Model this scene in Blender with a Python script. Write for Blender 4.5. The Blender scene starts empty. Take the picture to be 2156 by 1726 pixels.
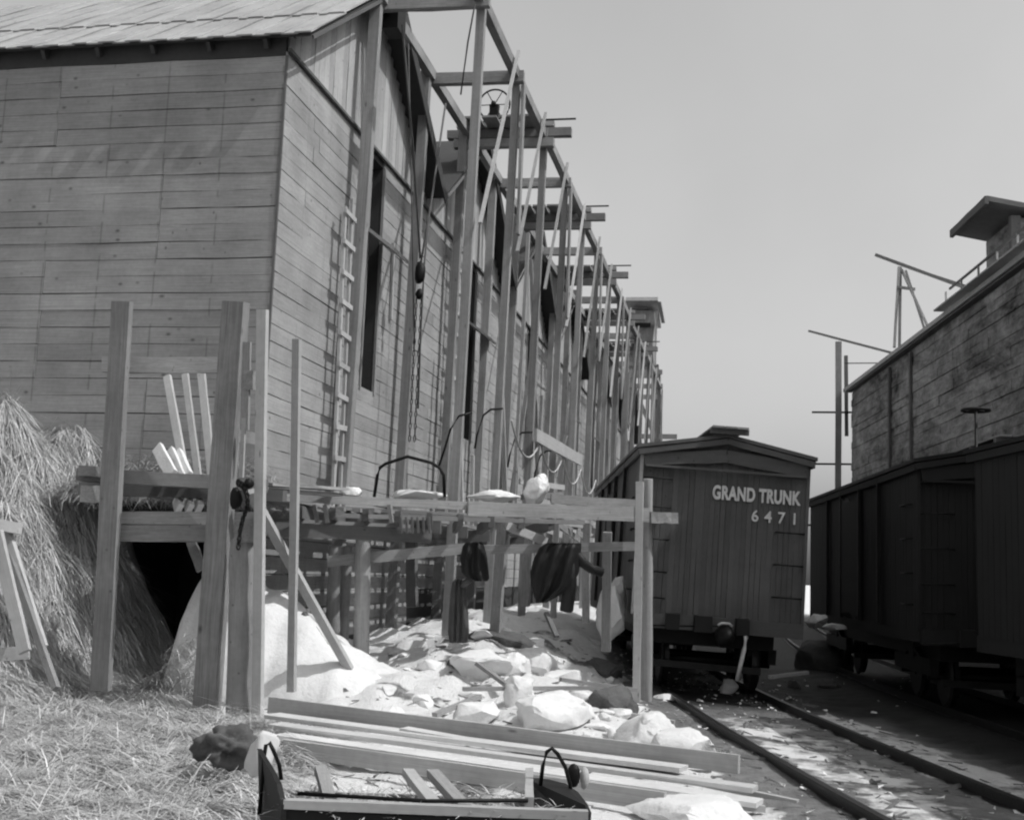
import bpy, bmesh, math, random
from math import radians, sin, cos, tan, atan2, pi, sqrt, exp
from mathutils import Vector, Matrix, noise
V = Vector
random.seed(7)
scene = bpy.context.scene
COL = scene.collection

# ------------------------------------------------------------------ camera
IMW, IMH, FPX = 2156.0, 1726.0, 2550.0
YAW, PITCH, ROLL = radians(11.3273), radians(7.6592), 0.038
EYE = V((0, 0, 1.68))
fw = V((-sin(YAW) * cos(PITCH), cos(YAW) * cos(PITCH), sin(PITCH)))
r0 = V((cos(YAW), sin(YAW), 0)); u0 = r0.cross(fw)
RT = cos(ROLL) * r0 + sin(ROLL) * u0
UP = -sin(ROLL) * r0 + cos(ROLL) * u0
cam_d = bpy.data.cameras.new('camera'); cam = bpy.data.objects.new('camera', cam_d); COL.objects.link(cam)
m = Matrix((RT, UP, -fw)).transposed().to_4x4(); m.translation = EYE
cam.matrix_world = m
cam_d.sensor_width = 36; cam_d.sensor_fit = 'HORIZONTAL'; cam_d.lens = 36 * FPX / IMW
cam_d.clip_start = 0.1; cam_d.clip_end = 5000
scene.camera = cam

def at(x, y, d):
    """real-world point seen in direction (x, y) of the plate at distance d metres"""
    return EYE + d * (fw + RT * ((x - IMW / 2) / FPX) - UP * ((y - IMH / 2) / FPX))

# ------------------------------------------------------------------ sky, sun, exposure
SUN = V((0.60, -0.105, 0.795)).normalized()
world = bpy.data.worlds.new('World'); scene.world = world; world.use_nodes = True
wn = world.node_tree.nodes; wl = world.node_tree.links; wn.clear()
sky = wn.new('ShaderNodeTexSky'); sky.sky_type = 'NISHITA'; sky.sun_disc = False
sky.sun_elevation = math.asin(SUN.z); sky.sun_rotation = atan2(SUN.x, SUN.y)
sky.air_density = 1.0; sky.dust_density = 3.4; sky.ozone_density = 1.0
sep = wn.new('ShaderNodeSeparateColor'); bg = wn.new('ShaderNodeBackground'); wo = wn.new('ShaderNodeOutputWorld')
wl.new(sky.outputs[0], sep.inputs[0])          # blue-sensitive plate: the blue light of the sky, in grey
cmb = wn.new('ShaderNodeCombineColor')
for i in range(3): wl.new(sep.outputs[2], cmb.inputs[i])
tcw = wn.new('ShaderNodeTexCoord'); nzw = wn.new('ShaderNodeTexNoise'); nzw.inputs['Scale'].default_value = 2.5; nzw.inputs['Detail'].default_value = 6
wl.new(tcw.outputs['Generated'], nzw.inputs['Vector'])
mrw = wn.new('ShaderNodeMapRange'); mrw.inputs[1].default_value = .3; mrw.inputs[2].default_value = .7; mrw.inputs[3].default_value = .93; mrw.inputs[4].default_value = 1.07
wl.new(nzw.outputs[0], mrw.inputs[0]); mxw = wn.new('ShaderNodeVectorMath'); mxw.operation = 'SCALE'      # thin, uneven high haze
wl.new(cmb.outputs[0], mxw.inputs[0]); wl.new(mrw.outputs[0], mxw.inputs['Scale']); wl.new(mxw.outputs[0], bg.inputs[0]); wl.new(bg.outputs[0], wo.inputs[0])
bg.inputs[1].default_value = 0.12
sun_d = bpy.data.lights.new('sun', 'SUN'); sun_d.energy = 2.3; sun_d.angle = radians(0.5); sun_d.color = (1, 1, 1)
sun = bpy.data.objects.new('sun', sun_d); COL.objects.link(sun)
sun.rotation_euler = SUN.to_track_quat('Z', 'Y').to_euler(); sun.location = (30, -10, 40)
scene.view_settings.view_transform = 'Standard'; scene.view_settings.look = 'None'
scene.view_settings.exposure = 0.40; scene.view_settings.gamma = 1.0
scene.render.engine = 'CYCLES'
scene.cycles.pixel_filter_type = 'BLACKMAN_HARRIS'; scene.cycles.filter_width = 2.2
scene.cycles.use_adaptive_sampling = True; scene.cycles.adaptive_threshold = .03
scene.cycles.max_bounces = 4; scene.cycles.diffuse_bounces = 3; scene.cycles.glossy_bounces = 2

# ------------------------------------------------------------------ materials (grey plate: every colour is a grey)
class NB:
    def __init__(s, name):
        s.m = bpy.data.materials.new(name); s.m.use_nodes = True
        s.t = s.m.node_tree; s.n = s.t.nodes; s.l = s.t.links
        s.b = s.n['Principled BSDF']
    def node(s, typ, **kw):
        nd = s.n.new(typ)
        for k, v in kw.items(): setattr(nd, k, v)
        return nd
    def link(s, a, b): s.l.new(a, b)
    def math(s, op, a, b=None, c=None, clamp=False):
        nd = s.node('ShaderNodeMath', operation=op); nd.use_clamp = clamp
        for i, v in enumerate((a, b, c)):
            if v is None: continue
            if isinstance(v, (int, float)): nd.inputs[i].default_value = v
            else: s.link(v, nd.inputs[i])
        return nd.outputs[0]
    def noise(s, vec, scale, detail=4, rough=.6, dim='3D', w=None, dist=0):
        nd = s.node('ShaderNodeTexNoise', noise_dimensions=dim)
        nd.inputs['Scale'].default_value = scale; nd.inputs['Detail'].default_value = detail
        nd.inputs['Roughness'].default_value = rough; nd.inputs['Distortion'].default_value = dist
        if vec is not None: s.link(vec, nd.inputs['Vector'])
        if w is not None: s.link(w, nd.inputs['W'])
        return nd.outputs[0]
    def mapping(s, vec, scale):
        nd = s.node('ShaderNodeMapping'); nd.inputs['Scale'].default_value = scale
        s.link(vec, nd.inputs[0]); return nd.outputs[0]
    def ramp(s, v, a, b, lo=0., hi=1.):
        nd = s.node('ShaderNodeMapRange'); nd.clamp = True
        s.link(v, nd.inputs[0])
        for i, q in zip((1, 2, 3, 4), (a, b, lo, hi)): nd.inputs[i].default_value = q
        return nd.outputs[0]
    def grey(s, v):
        c = s.node('ShaderNodeCombineColor')
        for i in range(3): s.link(v, c.inputs[i])
        s.link(c.outputs[0], s.b.inputs['Base Color'])
    def bump(s, h, strength, dist):
        nd = s.node('ShaderNodeBump'); nd.inputs['Strength'].default_value = strength
        nd.inputs['Distance'].default_value = dist
        s.link(h, nd.inputs['Height']); s.link(nd.outputs[0], s.b.inputs['Normal'])
    def fin(s, rough=.85, spec=.25, metal=0):
        s.b.inputs['Roughness'].default_value = rough; s.b.inputs['Specular IOR Level'].default_value = spec
        s.b.inputs['Metallic'].default_value = metal
        return s.m

def wood(name, v, var=.28, grain=.35, stain=.3, scale=(1.4, 9, 9), nails=None, rough=.85, knots=(9, .9, .9)):
    b = NB(name)
    tc = b.node('ShaderNodeTexCoord'); oi = b.node('ShaderNodeObjectInfo'); geo = b.node('ShaderNodeNewGeometry')
    rnd = oi.outputs['Random']; w = b.math('MULTIPLY', rnd, 90.)
    g = b.noise(b.mapping(tc.outputs['Object'], scale), 3.0, 3, .7, '4D', w, .6)
    st = b.noise(geo.outputs['Position'], 1.1, 2, .6)
    fine = b.noise(geo.outputs['Position'], 14., 1, .6)
    vor = b.node('ShaderNodeTexVoronoi', feature='F1', voronoi_dimensions='3D')
    va = b.node('ShaderNodeVectorMath', operation='ADD'); b.link(b.mapping(tc.outputs['Object'], knots), va.inputs[0]); cx_ = b.node('ShaderNodeCombineXYZ')
    for q_ in range(3): b.link(w, cx_.inputs[q_])
    b.link(cx_.outputs[0], va.inputs[1]); b.link(va.outputs[0], vor.inputs['Vector']); vor.inputs['Scale'].default_value = 1.0
    knot = b.ramp(vor.outputs['Distance'], .035, .12, .45, 1.)
    x = b.math('MULTIPLY_ADD', b.math('SUBTRACT', g, .5), grain * 1.8, 1.)
    x = b.math('MULTIPLY', x, b.math('MULTIPLY_ADD', b.math('SUBTRACT', rnd, .5), var, 1.))
    x = b.math('MULTIPLY', x, b.math('MULTIPLY_ADD', b.math('SUBTRACT', st, .5), stain * 1.8, 1.))
    x = b.math('MULTIPLY', x, b.math('MULTIPLY_ADD', b.math('SUBTRACT', fine, .5), .25, 1.))
    x = b.math('MULTIPLY', x, knot)
    if nails:
        sx = b.node('ShaderNodeSeparateXYZ'); b.link(geo.outputs['Position'], sx.inputs[0])
        fr = b.math('FRACT', b.math('MULTIPLY_ADD', sx.outputs[nails[0]], 1 / nails[1], nails[2]))
        d = b.math('ABSOLUTE', b.math('SUBTRACT', fr, .5))
        line = b.ramp(d, .004, .022, nails[3], 1.)
        nz = b.noise(geo.outputs['Position'], 5., 0)
        x = b.math('MULTIPLY', x, b.math('MAXIMUM', line, b.ramp(nz, .45, .6, .55, 1.)))
    x = b.math('MULTIPLY', x, v); b.grey(b.math('MAXIMUM', x, .015))
    return b.fin(rough, .2)

def plain(name, v, rough=.8, amp=.4, scale=3., detail=5, bump=.2, metal=0, spec=.3, stretch=(1, 1, 1)):
    b = NB(name); geo = b.node('ShaderNodeNewGeometry')
    p = b.mapping(geo.outputs['Position'], stretch)
    n1 = b.noise(p, scale, detail, .65); n2 = b.noise(p, scale * 7, 3, .6)
    x = b.math('MULTIPLY_ADD', b.math('SUBTRACT', n1, .5), amp * 2, 1.)
    x = b.math('MULTIPLY', x, b.math('MULTIPLY_ADD', b.math('SUBTRACT', n2, .5), amp, 1.))
    b.grey(b.math('MAXIMUM', b.math('MULTIPLY', x, v), .004))
    b.bump(n2, bump, .02)
    return b.fin(rough, spec, metal)

M_END = wood('siding_wood', .265, .24, .6, .42, nails=(0, .955, .02, .70))
M_SIDE = wood('side_siding_wood', .29, .26, .6, .42, nails=(1, 1.03, .1, .85))
M_GABLE = wood('gable_wood', .36, .35, .5, .3)
M_ROOF = wood('roof_wood', .32, .18, .45, .3)
M_POST = wood('post_wood', .25, .35, .65, .35, (2.2, 3.5, 3.5), knots=(22, 1., 1.))
M_POSTD = wood('stained_post_wood', .21, .2, .8, .6, (2.2, 3.5, 3.5))
M_PALE = wood('pale_new_wood', .38, .25, .4, .25)
M_PLANK = wood('plank_wood', .36, .3, .6, .3)
M_DARKW = wood('dark_weathered_wood', .13, .4, .5, .3)
M_PALEB = wood('bright_new_wood', .52, .25, .4, .25)
M_TIE = wood('tie_wood', .045, .4, .5, .4)
M_DECK = wood('deck_wood', .24, .4, .5, .3)
M_LOG = wood('log_wood', .30, .3, .5, .3, (1.2, 2., 2.), knots=(14, 2, 2))
M_CORE = plain('shadow_gap_wood', .05, .9, .3, 2.)  # near-black wood with the shade of gaps and soffits in its colour
M_SNOW = plain('snow', .66, .8, .20, 2.2, 7, .6)
M_ICE = plain('ice', .68, .6, .16, 3.5, 6, .5)
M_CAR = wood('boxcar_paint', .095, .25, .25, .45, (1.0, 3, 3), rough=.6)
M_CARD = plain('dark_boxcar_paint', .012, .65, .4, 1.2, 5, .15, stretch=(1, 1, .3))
M_IRON = plain('dark_iron', .008, .55, .4, 6, 4, .2, .3)
M_RUST = plain('rail_steel', .025, .45, .4, 5, 4, .2, .5)
M_PAINT = plain('white_lettering', .62, .7, .45, 11, 5, .1)
M_COAT = plain('black_cloth', .013, .6, .4, 5, 4, .2)
M_COATG = plain('grey_cloth', .085, .9, .5, 6, 4, .3)
M_SACK = plain('pale_canvas', .55, .9, .12, 4, 4, .2)
M_ROPE = plain('rope_fibre', .10, .9, .3, 20)
M_HOSE = plain('pale_hose', .45, .6, .3, 12)
M_CIND = plain('cinder_lump', .10, .9, .6, 5, 5, .6)
b = NB('stained_wall'); geo = b.node('ShaderNodeNewGeometry'); p_ = b.mapping(geo.outputs['Position'], (1, .45, 1.))
na = b.noise(p_, .55, 6, .7, dist=.8); nb_ = b.noise(b.mapping(geo.outputs['Position'], (2, 2, 9)), .6, 4, .7); nc_ = b.noise(geo.outputs['Position'], 6., 3)
x_ = b.math('ADD', b.ramp(na, .34, .66, .05, .36), b.ramp(nb_, .3, .7, -.07, .10))
b.grey(b.math('MAXIMUM', b.math('MULTIPLY', x_, b.math('MULTIPLY_ADD', nc_, .9, .55)), .02)); b.bump(nb_, .4, .05); M_RWALL = b.fin(.95, .1)
M_FASC = plain('pale_fascia', .42, .8, .3, 2.)

# ------------------------------------------------------------------ helpers
WM = {}
def link(o, parent=None, M=Matrix.Identity(4), local=False):
    COL.objects.link(o)
    if parent is not None:
        o.parent = parent
        if local: o.matrix_basis = M; WM[o] = WM[parent] @ M
        else: o.matrix_basis = WM[parent].inverted() @ M; WM[o] = M.copy()
    else:
        o.matrix_basis = M; WM[o] = M.copy()
    return o
def tag(o, label=None, cat=None, group=None, kind=None):
    if label: o['label'] = label
    if cat: o['category'] = cat
    if group: o['group'] = group
    if kind: o['kind'] = kind
    return o
def thing(name, label, cat, loc=(0, 0, 0), group=None, M=None, kind=None):
    o = bpy.data.objects.new(name, None); o.empty_display_size = .3
    link(o, None, M if M is not None else Matrix.Translation(V(loc)))
    return tag(o, label, cat, group, kind)

_ub = {}
def unit_beam(mat, var, jit=.035):
    k = (mat.name, var)
    if k in _ub: return _ub[k]
    rr = random.Random(var * 31 + 5)
    vs, fs = [], []
    S = 5
    for i in range(S):
        x = -.5 + i / (S - 1)
        for (y, z) in ((-.5, -.5), (.5, -.5), (.5, .5), (-.5, .5)):
            vs.append((x, y + rr.uniform(-jit, jit), z + rr.uniform(-jit, jit)))
    for i in range(S - 1):
        for j in range(4):
            a = i * 4 + j; b = i * 4 + (j + 1) % 4
            fs.append((a, b, b + 4, a + 4))
    fs.append((3, 2, 1, 0)); fs.append(tuple(S * 4 - 4 + j for j in range(4)))
    me = bpy.data.meshes.new('beam'); me.from_pydata(vs, [], fs); me.materials.append(mat); me.update()
    _ub[k] = me; return me
_ul = {}
def unit_log(mat, var, n=11):
    k = (mat.name, var)
    if k in _ul: return _ul[k]
    rr = random.Random(var * 17 + 3)
    vs, fs = [], []; S = 8
    for i in range(S):
        x = -.5 + i / (S - 1); ox, oy = rr.uniform(-.03, .03), rr.uniform(-.03, .03)
        rad = .5 * (1.06 - .12 * i / (S - 1)) * rr.uniform(.97, 1.03)
        for j in range(n):
            a = 2 * pi * j / n; r = rad * rr.uniform(.96, 1.04)
            vs.append((x, ox + r * cos(a), oy + r * sin(a)))
    for i in range(S - 1):
        for j in range(n):
            a = i * n + j; b = i * n + (j + 1) % n
            fs.append((a, b, b + n, a + n))
    fs.append(tuple(reversed(range(n)))); fs.append(tuple((S - 1) * n + j for j in range(n)))
    me = bpy.data.meshes.new('log'); me.from_pydata(vs, [], fs); me.materials.append(mat)
    for p in me.polygons: p.use_smooth = len(p.vertices) == 4
    me.update(); _ul[k] = me; return me
_vc = [0]
def axisM(p0, p1, w, h, up):
    p0, p1 = V(p0), V(p1); d = p1 - p0; L = d.length; xa = d / L
    up = V(up)
    if abs(xa.dot(up.normalized())) > .98: up = V((0, 1, 0)) if abs(xa.y) < .9 else V((1, 0, 0))
    ya = up.cross(xa).normalized(); za = xa.cross(ya)
    M = Matrix((xa * L, ya * w, za * h)).transposed().to_4x4(); M.translation = (p0 + p1) / 2
    return M
def beam(name, parent, p0, p1, w, h, mat, up=(0, 0, 1), local=False, var=None):
    _vc[0] += 1
    o = bpy.data.objects.new(name, unit_beam(mat, (_vc[0] % 6) if var is None else var))
    return link(o, parent, axisM(p0, p1, w, h, up), local)
def log(name, parent, p0, p1, d, mat, local=False):
    _vc[0] += 1
    o = bpy.data.objects.new(name, unit_log(mat, _vc[0] % 4))
    return link(o, parent, axisM(p0, p1, d, d, (0, 1, 0)), local)
def mesh(name, vs, fs, mat, parent=None, local=False, smooth=False):
    vs = [V(v) for v in vs]
    me = bpy.data.meshes.new(name)
    M = Matrix.Identity(4)
    if parent is None:
        c = V((sum(v.x for v in vs) / len(vs), sum(v.y for v in vs) / len(vs), min(v.z for v in vs)))
        vs = [v - c for v in vs]; M = Matrix.Translation(c)
    me.from_pydata([tuple(v) for v in vs], [], fs); me.materials.append(mat)
    if smooth:
        for p in me.polygons: p.use_smooth = True
    me.update()
    o = bpy.data.objects.new(name, me)
    return link(o, parent, M, local)
def boxes(lst):
    vs, fs = [], []
    for (x0, x1, y0, y1, z0, z1) in lst:
        k = len(vs)
        vs += [(x0, y0, z0), (x1, y0, z0), (x1, y1, z0), (x0, y1, z0), (x0, y0, z1), (x1, y0, z1), (x1, y1, z1), (x0, y1, z1)]
        fs += [tuple(k + i for i in q) for q in ((3, 2, 1, 0), (4, 5, 6, 7), (0, 1, 5, 4), (1, 2, 6, 5), (2, 3, 7, 6), (3, 0, 4, 7))]
    return vs, fs
def box(name, parent, x0, x1, y0, y1, z0, z1, mat, local=False):
    vs, fs = boxes([(x0, x1, y0, y1, z0, z1)]); return mesh(name, vs, fs, mat, parent, local)
def prism(name, parent, poly, thick, mat, local=False):
    """poly: list of 3D points of a planar outline; thick: extrusion vector"""
    n = len(poly); t = V(thick)
    vs = [V(p) for p in poly] + [V(p) + t for p in poly]
    fs = [tuple(range(n)), tuple(reversed(range(n, 2 * n)))] + [(i, n + i, n + (i + 1) % n, (i + 1) % n) for i in range(n)]
    fs = [tuple(reversed(f)) for f in fs]
    return mesh(name, vs, fs, mat, parent, local)
def tube(name, parent, pts, r, mat, n=7, local=False, closed=False):
    pts = [V(p) for p in pts]; vs, fs = [], []; N = len(pts)
    for i, p in enumerate(pts):
        a = pts[(i - 1) % N] if (closed or i > 0) else p
        b = pts[(i + 1) % N] if (closed or i < N - 1) else p
        t = (b - a).normalized(); s = V((0, 0, 1)) if abs(t.z) < .9 else V((1, 0, 0))
        e1 = t.cross(s).normalized(); e2 = t.cross(e1)
        for j in range(n):
            an = 2 * pi * j / n; vs.append(p + r * (cos(an) * e1 + sin(an) * e2))
    for i in range(N if closed else N - 1):
        i2 = (i + 1) % N
        for j in range(n):
            fs.append((i * n + j, i * n + (j + 1) % n, i2 * n + (j + 1) % n, i2 * n + j))
    if not closed: fs += [tuple(reversed(range(n))), tuple((N - 1) * n + j for j in range(n))]
    return mesh(name, vs, fs, mat, parent, local, True)
def arc3(p0, p1, p2, n=10):
    p0, p1, p2 = V(p0), V(p1), V(p2)
    return [(1 - t) ** 2 * p0 + 2 * t * (1 - t) * p1 + t * t * p2 for t in [i / n for i in range(n + 1)]]
def lump(name, parent, c, size, mat, seed=0, rough=.28, sub=3, rot=0., blocky=.0):
    bm = bmesh.new(); bmesh.ops.create_icosphere(bm, subdivisions=sub, radius=1)
    vs = []
    for v in bm.verts:
        p = v.co.copy()
        if blocky:
            mx = max(abs(p.x), abs(p.y), abs(p.z)); p = p.lerp(p / mx * .85, blocky)
        k = 1 + rough * (noise.noise(p * 1.3 + V((seed * 3.7, seed, 0))) + .5 * noise.noise(p * 3.1 + V((0, seed * 2.1, seed))))
        p = p * k; p = V((p.x * size[0], p.y * size[1], p.z * size[2]))
        p = Matrix.Rotation(rot, 3, 'Z') @ p
        vs.append(p + V(c))
    fs = [tuple(v.index for v in f.verts) for f in bm.faces]; bm.free()
    return mesh(name, vs, fs, mat, parent, False, blocky < .5)
def chunk(name, parent, c, size, mat, seed=0, soft=.25, npts=16):
    rr = random.Random(seed * 13 + 1); bm = bmesh.new()
    for _ in range(npts):
        p = V((rr.gauss(0, 1), rr.gauss(0, 1), rr.gauss(0, 1))).normalized() * rr.uniform(.8, 1.05)
        bm.verts.new((p.x * size[0], p.y * size[1], p.z * size[2]))
    bmesh.ops.convex_hull(bm, input=bm.verts[:])
    for v in [v for v in bm.verts if not v.link_faces]: bm.verts.remove(v)
    bmesh.ops.subdivide_edges(bm, edges=bm.edges[:], cuts=3, use_grid_fill=True)
    bmesh.ops.triangulate(bm, faces=bm.faces[:])
    if soft: bmesh.ops.smooth_vert(bm, verts=bm.verts[:], factor=soft, use_axis_x=True, use_axis_y=True, use_axis_z=True)
    ms_ = min(size); R_ = Matrix.Rotation(rr.uniform(0, 6), 3, 'Z')
    vs = []
    bm.verts.index_update()
    for v in bm.verts:
        p = v.co.copy(); k = noise.noise(p / ms_ * 1.3 + V((seed, 0, 0))) + .6 * noise.noise(p / ms_ * 3.2 + V((0, seed, 0))) + .35 * noise.noise(p / ms_ * 7 + V((0, 0, seed)))
        p = p + p.normalized() * k * ms_ * .17
        vs.append(R_ @ p + V(c))
    fs = [tuple(v.index for v in f.verts) for f in bm.faces]; bm.free()
    o = mesh(name, vs, fs, mat, parent, False, True)
    if soft < .45: o.data.set_sharp_from_angle(angle=radians(34))
    return o
def sm(x, a, b):
    t = min(1, max(0, (x - a) / (b - a))); return t * t * (3 - 2 * t)
def text(name, parent, s, size, M, mat, bold=.012, spacing=1.0):
    cu = bpy.data.curves.new(name, 'FONT'); cu.body = s; cu.size = size; cu.offset = bold; cu.extrude = .004
    cu.space_character = spacing; cu.align_x = 'CENTER'; cu.align_y = 'CENTER'
    ob = bpy.data.objects.new(name, cu); COL.objects.link(ob)
    dg = bpy.context.evaluated_depsgraph_get(); me = bpy.data.meshes.new_from_object(ob.evaluated_get(dg))
    bpy.data.objects.remove(ob); bpy.data.curves.remove(cu)
    me.materials.clear(); me.materials.append(mat)
    return link(bpy.data.objects.new(name, me), parent, M, True)

# ------------------------------------------------------------------ tracks (centre lines are arcs of about 140 m radius)
def track_line(x0, y0, head0, R, s0, s1, ds=.5):
    """points (x, y, heading) along the line; heading in radians left of +Y, shrinking with distance"""
    fwd = []; x, y, h = x0, y0, head0; s = 0
    while s < s1:
        fwd.append((x, y, h)); x += -sin(h) * ds; y += cos(h) * ds; h = max(radians(.5), h - ds / R); s += ds
    bwd = []; x, y, h = x0, y0, head0; s = 0
    while s > s0:
        h += ds / R; x -= -sin(h) * ds; y -= cos(h) * ds; s -= ds; bwd.append((x, y, h))
    return list(reversed(bwd)) + fwd
TR1 = track_line(-.50, 19.3, radians(11.2), 150, -17, 120)
TR2 = track_line(3.62, 18.4, radians(8.6), 150, -16, 120)
def near_track(x, y):
    best = 9
    for tr in (TR1, TR2):
        for (tx, ty, th) in tr[::2]:
            if abs(ty - y) < 1.1: best = min(best, abs(tx - x) * cos(th))
    return best

# ------------------------------------------------------------------ ground: one sheet to the horizon
def fbm(x, y, s, seed=0):
    p = V((x / s, y / s, seed)); return noise.noise(p) + .5 * noise.noise(p * 2.1) + .25 * noise.noise(p * 4.3)
def straw_mask(x, y):
    edge = -3.2 - .22 * (y - 8) + .5 * fbm(x, y, 1.3, 3)      # right-hand edge of the straw litter
    if y > 13.2: edge = min(edge, -6.6)
    return sm(edge - x, -.15, .35)
def snow_mask(x, y):
    a = sm(x, -7.2, -6.0) * sm(-x, .9 + .19 * (y - 19) * 1.0, 1.6 + .19 * (y - 19)) if y > 17 else 0
    a = max(a, sm(-x, -.75 + .26 * (y - 12.5), .1 + .26 * (y - 12.5)) * sm(y, 8.2, 9.2)) if y < 26 else a
    n = fbm(x, y, .9, 11)
    return min(1, max(0, 1.15 * a * (1 if n > -.28 else .42)))
def ground_z(x, y):
    nt = near_track(x, y) if (abs(x) < 14 and y < 60) else 9
    z = -.165 + .055 * (1 - sm(nt, 1.1, 1.7)) + .035 * fbm(x, y, .5) * sm(nt, .9, 1.6) + .018 * fbm(x, y, .3, 13)
    left = sm(-x, 1.7, 4.4)
    z += left * sm(y, 15, 20.5) * (.55 + .22 * fbm(x, y, 1.2, 5)) * sm(x, -9, -6)
    z += left * sm(y, 20, 27) * .35
    # low heaps of snow and chips in the middle ground
    z += left * .10 * fbm(x, y, .45, 41) * sm(y, 11, 14) * sm(x, -8, -6.5)
    for (hx, hy, hr, hh) in ((-3.9, 17.8, 1.5, .42), (-2.5, 16.3, 1.0, .30), (-2.2, 14.6, .9, .28), (-4.6, 16.0, 1.1, .35), (-1.2, 12.6, 1.1, .14), (-3.2, 20.0, 1.3, .45)):
        d2 = ((x - hx) ** 2 + (y - hy) ** 2) / hr ** 2
        z += hh * exp(-d2) * (1 + .25 * fbm(x, y, .5, 8))
    # straw bank heaped against the end wall
    bank = 3.45 * sm(y - .42 * (x + 11), 10.3, 16.6) * sm(-x, 7.85, 10.3) * sm(17.4 - y, -.3, .3)
    z += bank * (1 + .16 * fbm(x, y, .8, 2) + .05 * fbm(x, y, .3, 3)) * (1 + .08 * sm(-x, 9.8, 11.0))
    z += straw_mask(x, y) * (.10 + .09 * fbm(x, y, .55, 4) + .03 * fbm(x, y, .2, 6))
    return z
def coords(a, b, step, far_lo, far_hi):
    fine = []; v = a
    while v < b + 1e-6: fine.append(v); v += step
    lo = []; s = step; v = a
    while v > far_lo: s *= 1.35; v -= s; lo.append(max(v, far_lo))
    hi = []; s = step; v = fine[-1]
    while v < far_hi: s *= 1.35; v += s; hi.append(min(v, far_hi))
    return list(reversed(lo)) + fine + hi
gx = coords(-13, 5, .12, -900, 900); gy = coords(5, 27, .12, -300, 2500)
gv, gm = [], []
for y in gy:
    for x in gx:
        gv.append((x, y, ground_z(x, y)))
        nt = near_track(x, y) if (abs(x) < 14 and 0 < y < 70) else 9
        s_ = snow_mask(x, y) * sm(nt, 1.0, 1.5) if y < 70 else .8
        if y >= 70 or x < -30 or x > 30: s_ = .75
        tx = next((q[0] for q in TR1 if q[1] >= y), -3.)
        cind_shade = max(sm(x - tx, 1.7, 2.3), sm(x - tx, -1.2, -.6) * sm(y, 17, 18.6)) if y < 70 else 0  # dark cinder cover, deepened for the shade at right and under the boxcar
        if 9 < y < 20 and abs(x - tx) < 2.2: s_ = max(s_, .62 * sm(abs(x - tx - 1.3), .75, .35), .52 * sm(abs(x - tx), .62, .35) * sm(18 - y, 0, 2))  # extra snow patches, also painting the wet reflections between the rails
        gm.append((straw_mask(x, y) if (y < 17.2 and x > -40) else 0, s_ * (1 - cind_shade), cind_shade, 1))
nx = len(gx)
gf = [(j * nx + i, j * nx + i + 1, (j + 1) * nx + i + 1, (j + 1) * nx + i) for j in range(len(gy) - 1) for i in range(nx - 1)]
b = NB('ground_cover'); geo = b.node('ShaderNodeNewGeometry'); at_n = b.node('ShaderNodeAttribute', attribute_name='cover')
sc_ = b.node('ShaderNodeSeparateColor'); b.link(at_n.outputs['Color'], sc_.inputs[0])
P_ = geo.outputs['Position']
n1 = b.noise(P_, 1.6, 6, .65); n2 = b.noise(P_, 9., 5, .65); n3 = b.noise(b.mapping(P_, (30, 8, 8)), 1.5, 4, .7)
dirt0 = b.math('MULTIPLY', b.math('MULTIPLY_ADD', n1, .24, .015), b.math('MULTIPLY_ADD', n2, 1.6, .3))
dirt = b.math('MULTIPLY', dirt0, b.ramp(sc_.outputs[2], 0, 1, 1., .06))  # cinder channel darkens the dirt, shade included
strw = b.math('MULTIPLY', b.math('MULTIPLY_ADD', n1, .30, .06), b.math('MULTIPLY_ADD', n3, 1.4, .35))
snw = b.math('MULTIPLY_ADD', n2, .30, .48)
sn_f = b.ramp(b.math('ADD', sc_.outputs[1], b.math('MULTIPLY', b.math('SUBTRACT', n1, .5), 1.5)), .42, .62)
mix1 = b.math('MULTIPLY_ADD', b.math('SUBTRACT', snw, dirt), sn_f, dirt)
st_f = b.ramp(b.math('ADD', sc_.outputs[0], b.math('MULTIPLY', b.math('SUBTRACT', n2, .5), .8)), .4, .6)
mix2 = b.math('MULTIPLY_ADD', b.math('SUBTRACT', strw, mix1), st_f, mix1)
b.grey(mix2)
b.bump(b.math('ADD', n2, n3), .5, .05)
M_GROUND = b.fin(.7, .35)
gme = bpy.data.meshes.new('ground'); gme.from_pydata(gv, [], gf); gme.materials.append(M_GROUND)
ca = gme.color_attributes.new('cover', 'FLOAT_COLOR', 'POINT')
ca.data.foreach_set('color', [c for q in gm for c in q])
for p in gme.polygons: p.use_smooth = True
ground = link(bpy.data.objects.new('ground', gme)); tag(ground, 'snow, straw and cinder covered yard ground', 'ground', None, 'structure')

def build_track(tr, label):
    t = thing('railway_track', label, 'track', (tr[0][0], tr[0][1], 0), kind='structure')
    for sgn in (-1, 1):
        for (prof) in (0,):
            vs, fs = [], []
            sec = ((-.06, -.13), (.06, -.13), (.06, -.115), (.012, -.10), (.012, -.035), (.034, -.03), (.034, 0), (-.034, 0), (-.034, -.03), (-.012, -.035), (-.012, -.10), (-.06, -.115))
            for (x, y, h) in tr:
                for (a, z) in sec:
                    o = sgn * .7525 + a
                    vs.append((x + o * cos(h), y + o * sin(h), z))
            n = len(sec)
            for i in range(len(tr) - 1):
                for j in range(n):
                    fs.append((i * n + j, i * n + (j + 1) % n, (i + 1) * n + (j + 1) % n, (i + 1) * n + j))
            mesh('rail', vs, fs, M_RUST, t)
    for i, (x, y, h) in enumerate(tr):
        if y > 55 or y < 5: continue
        L = 1.22 + .08 * random.random(); a = V((cos(h), sin(h), 0)); c = V((x, y, -.222 + .03 * random.random()))
        beam('tie', t, c - a * L, c + a * L, .2, .13, M_TIE)
    return t
build_track(TR1, 'near railway track curving past the snow, carrying the lettered boxcar')
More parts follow.
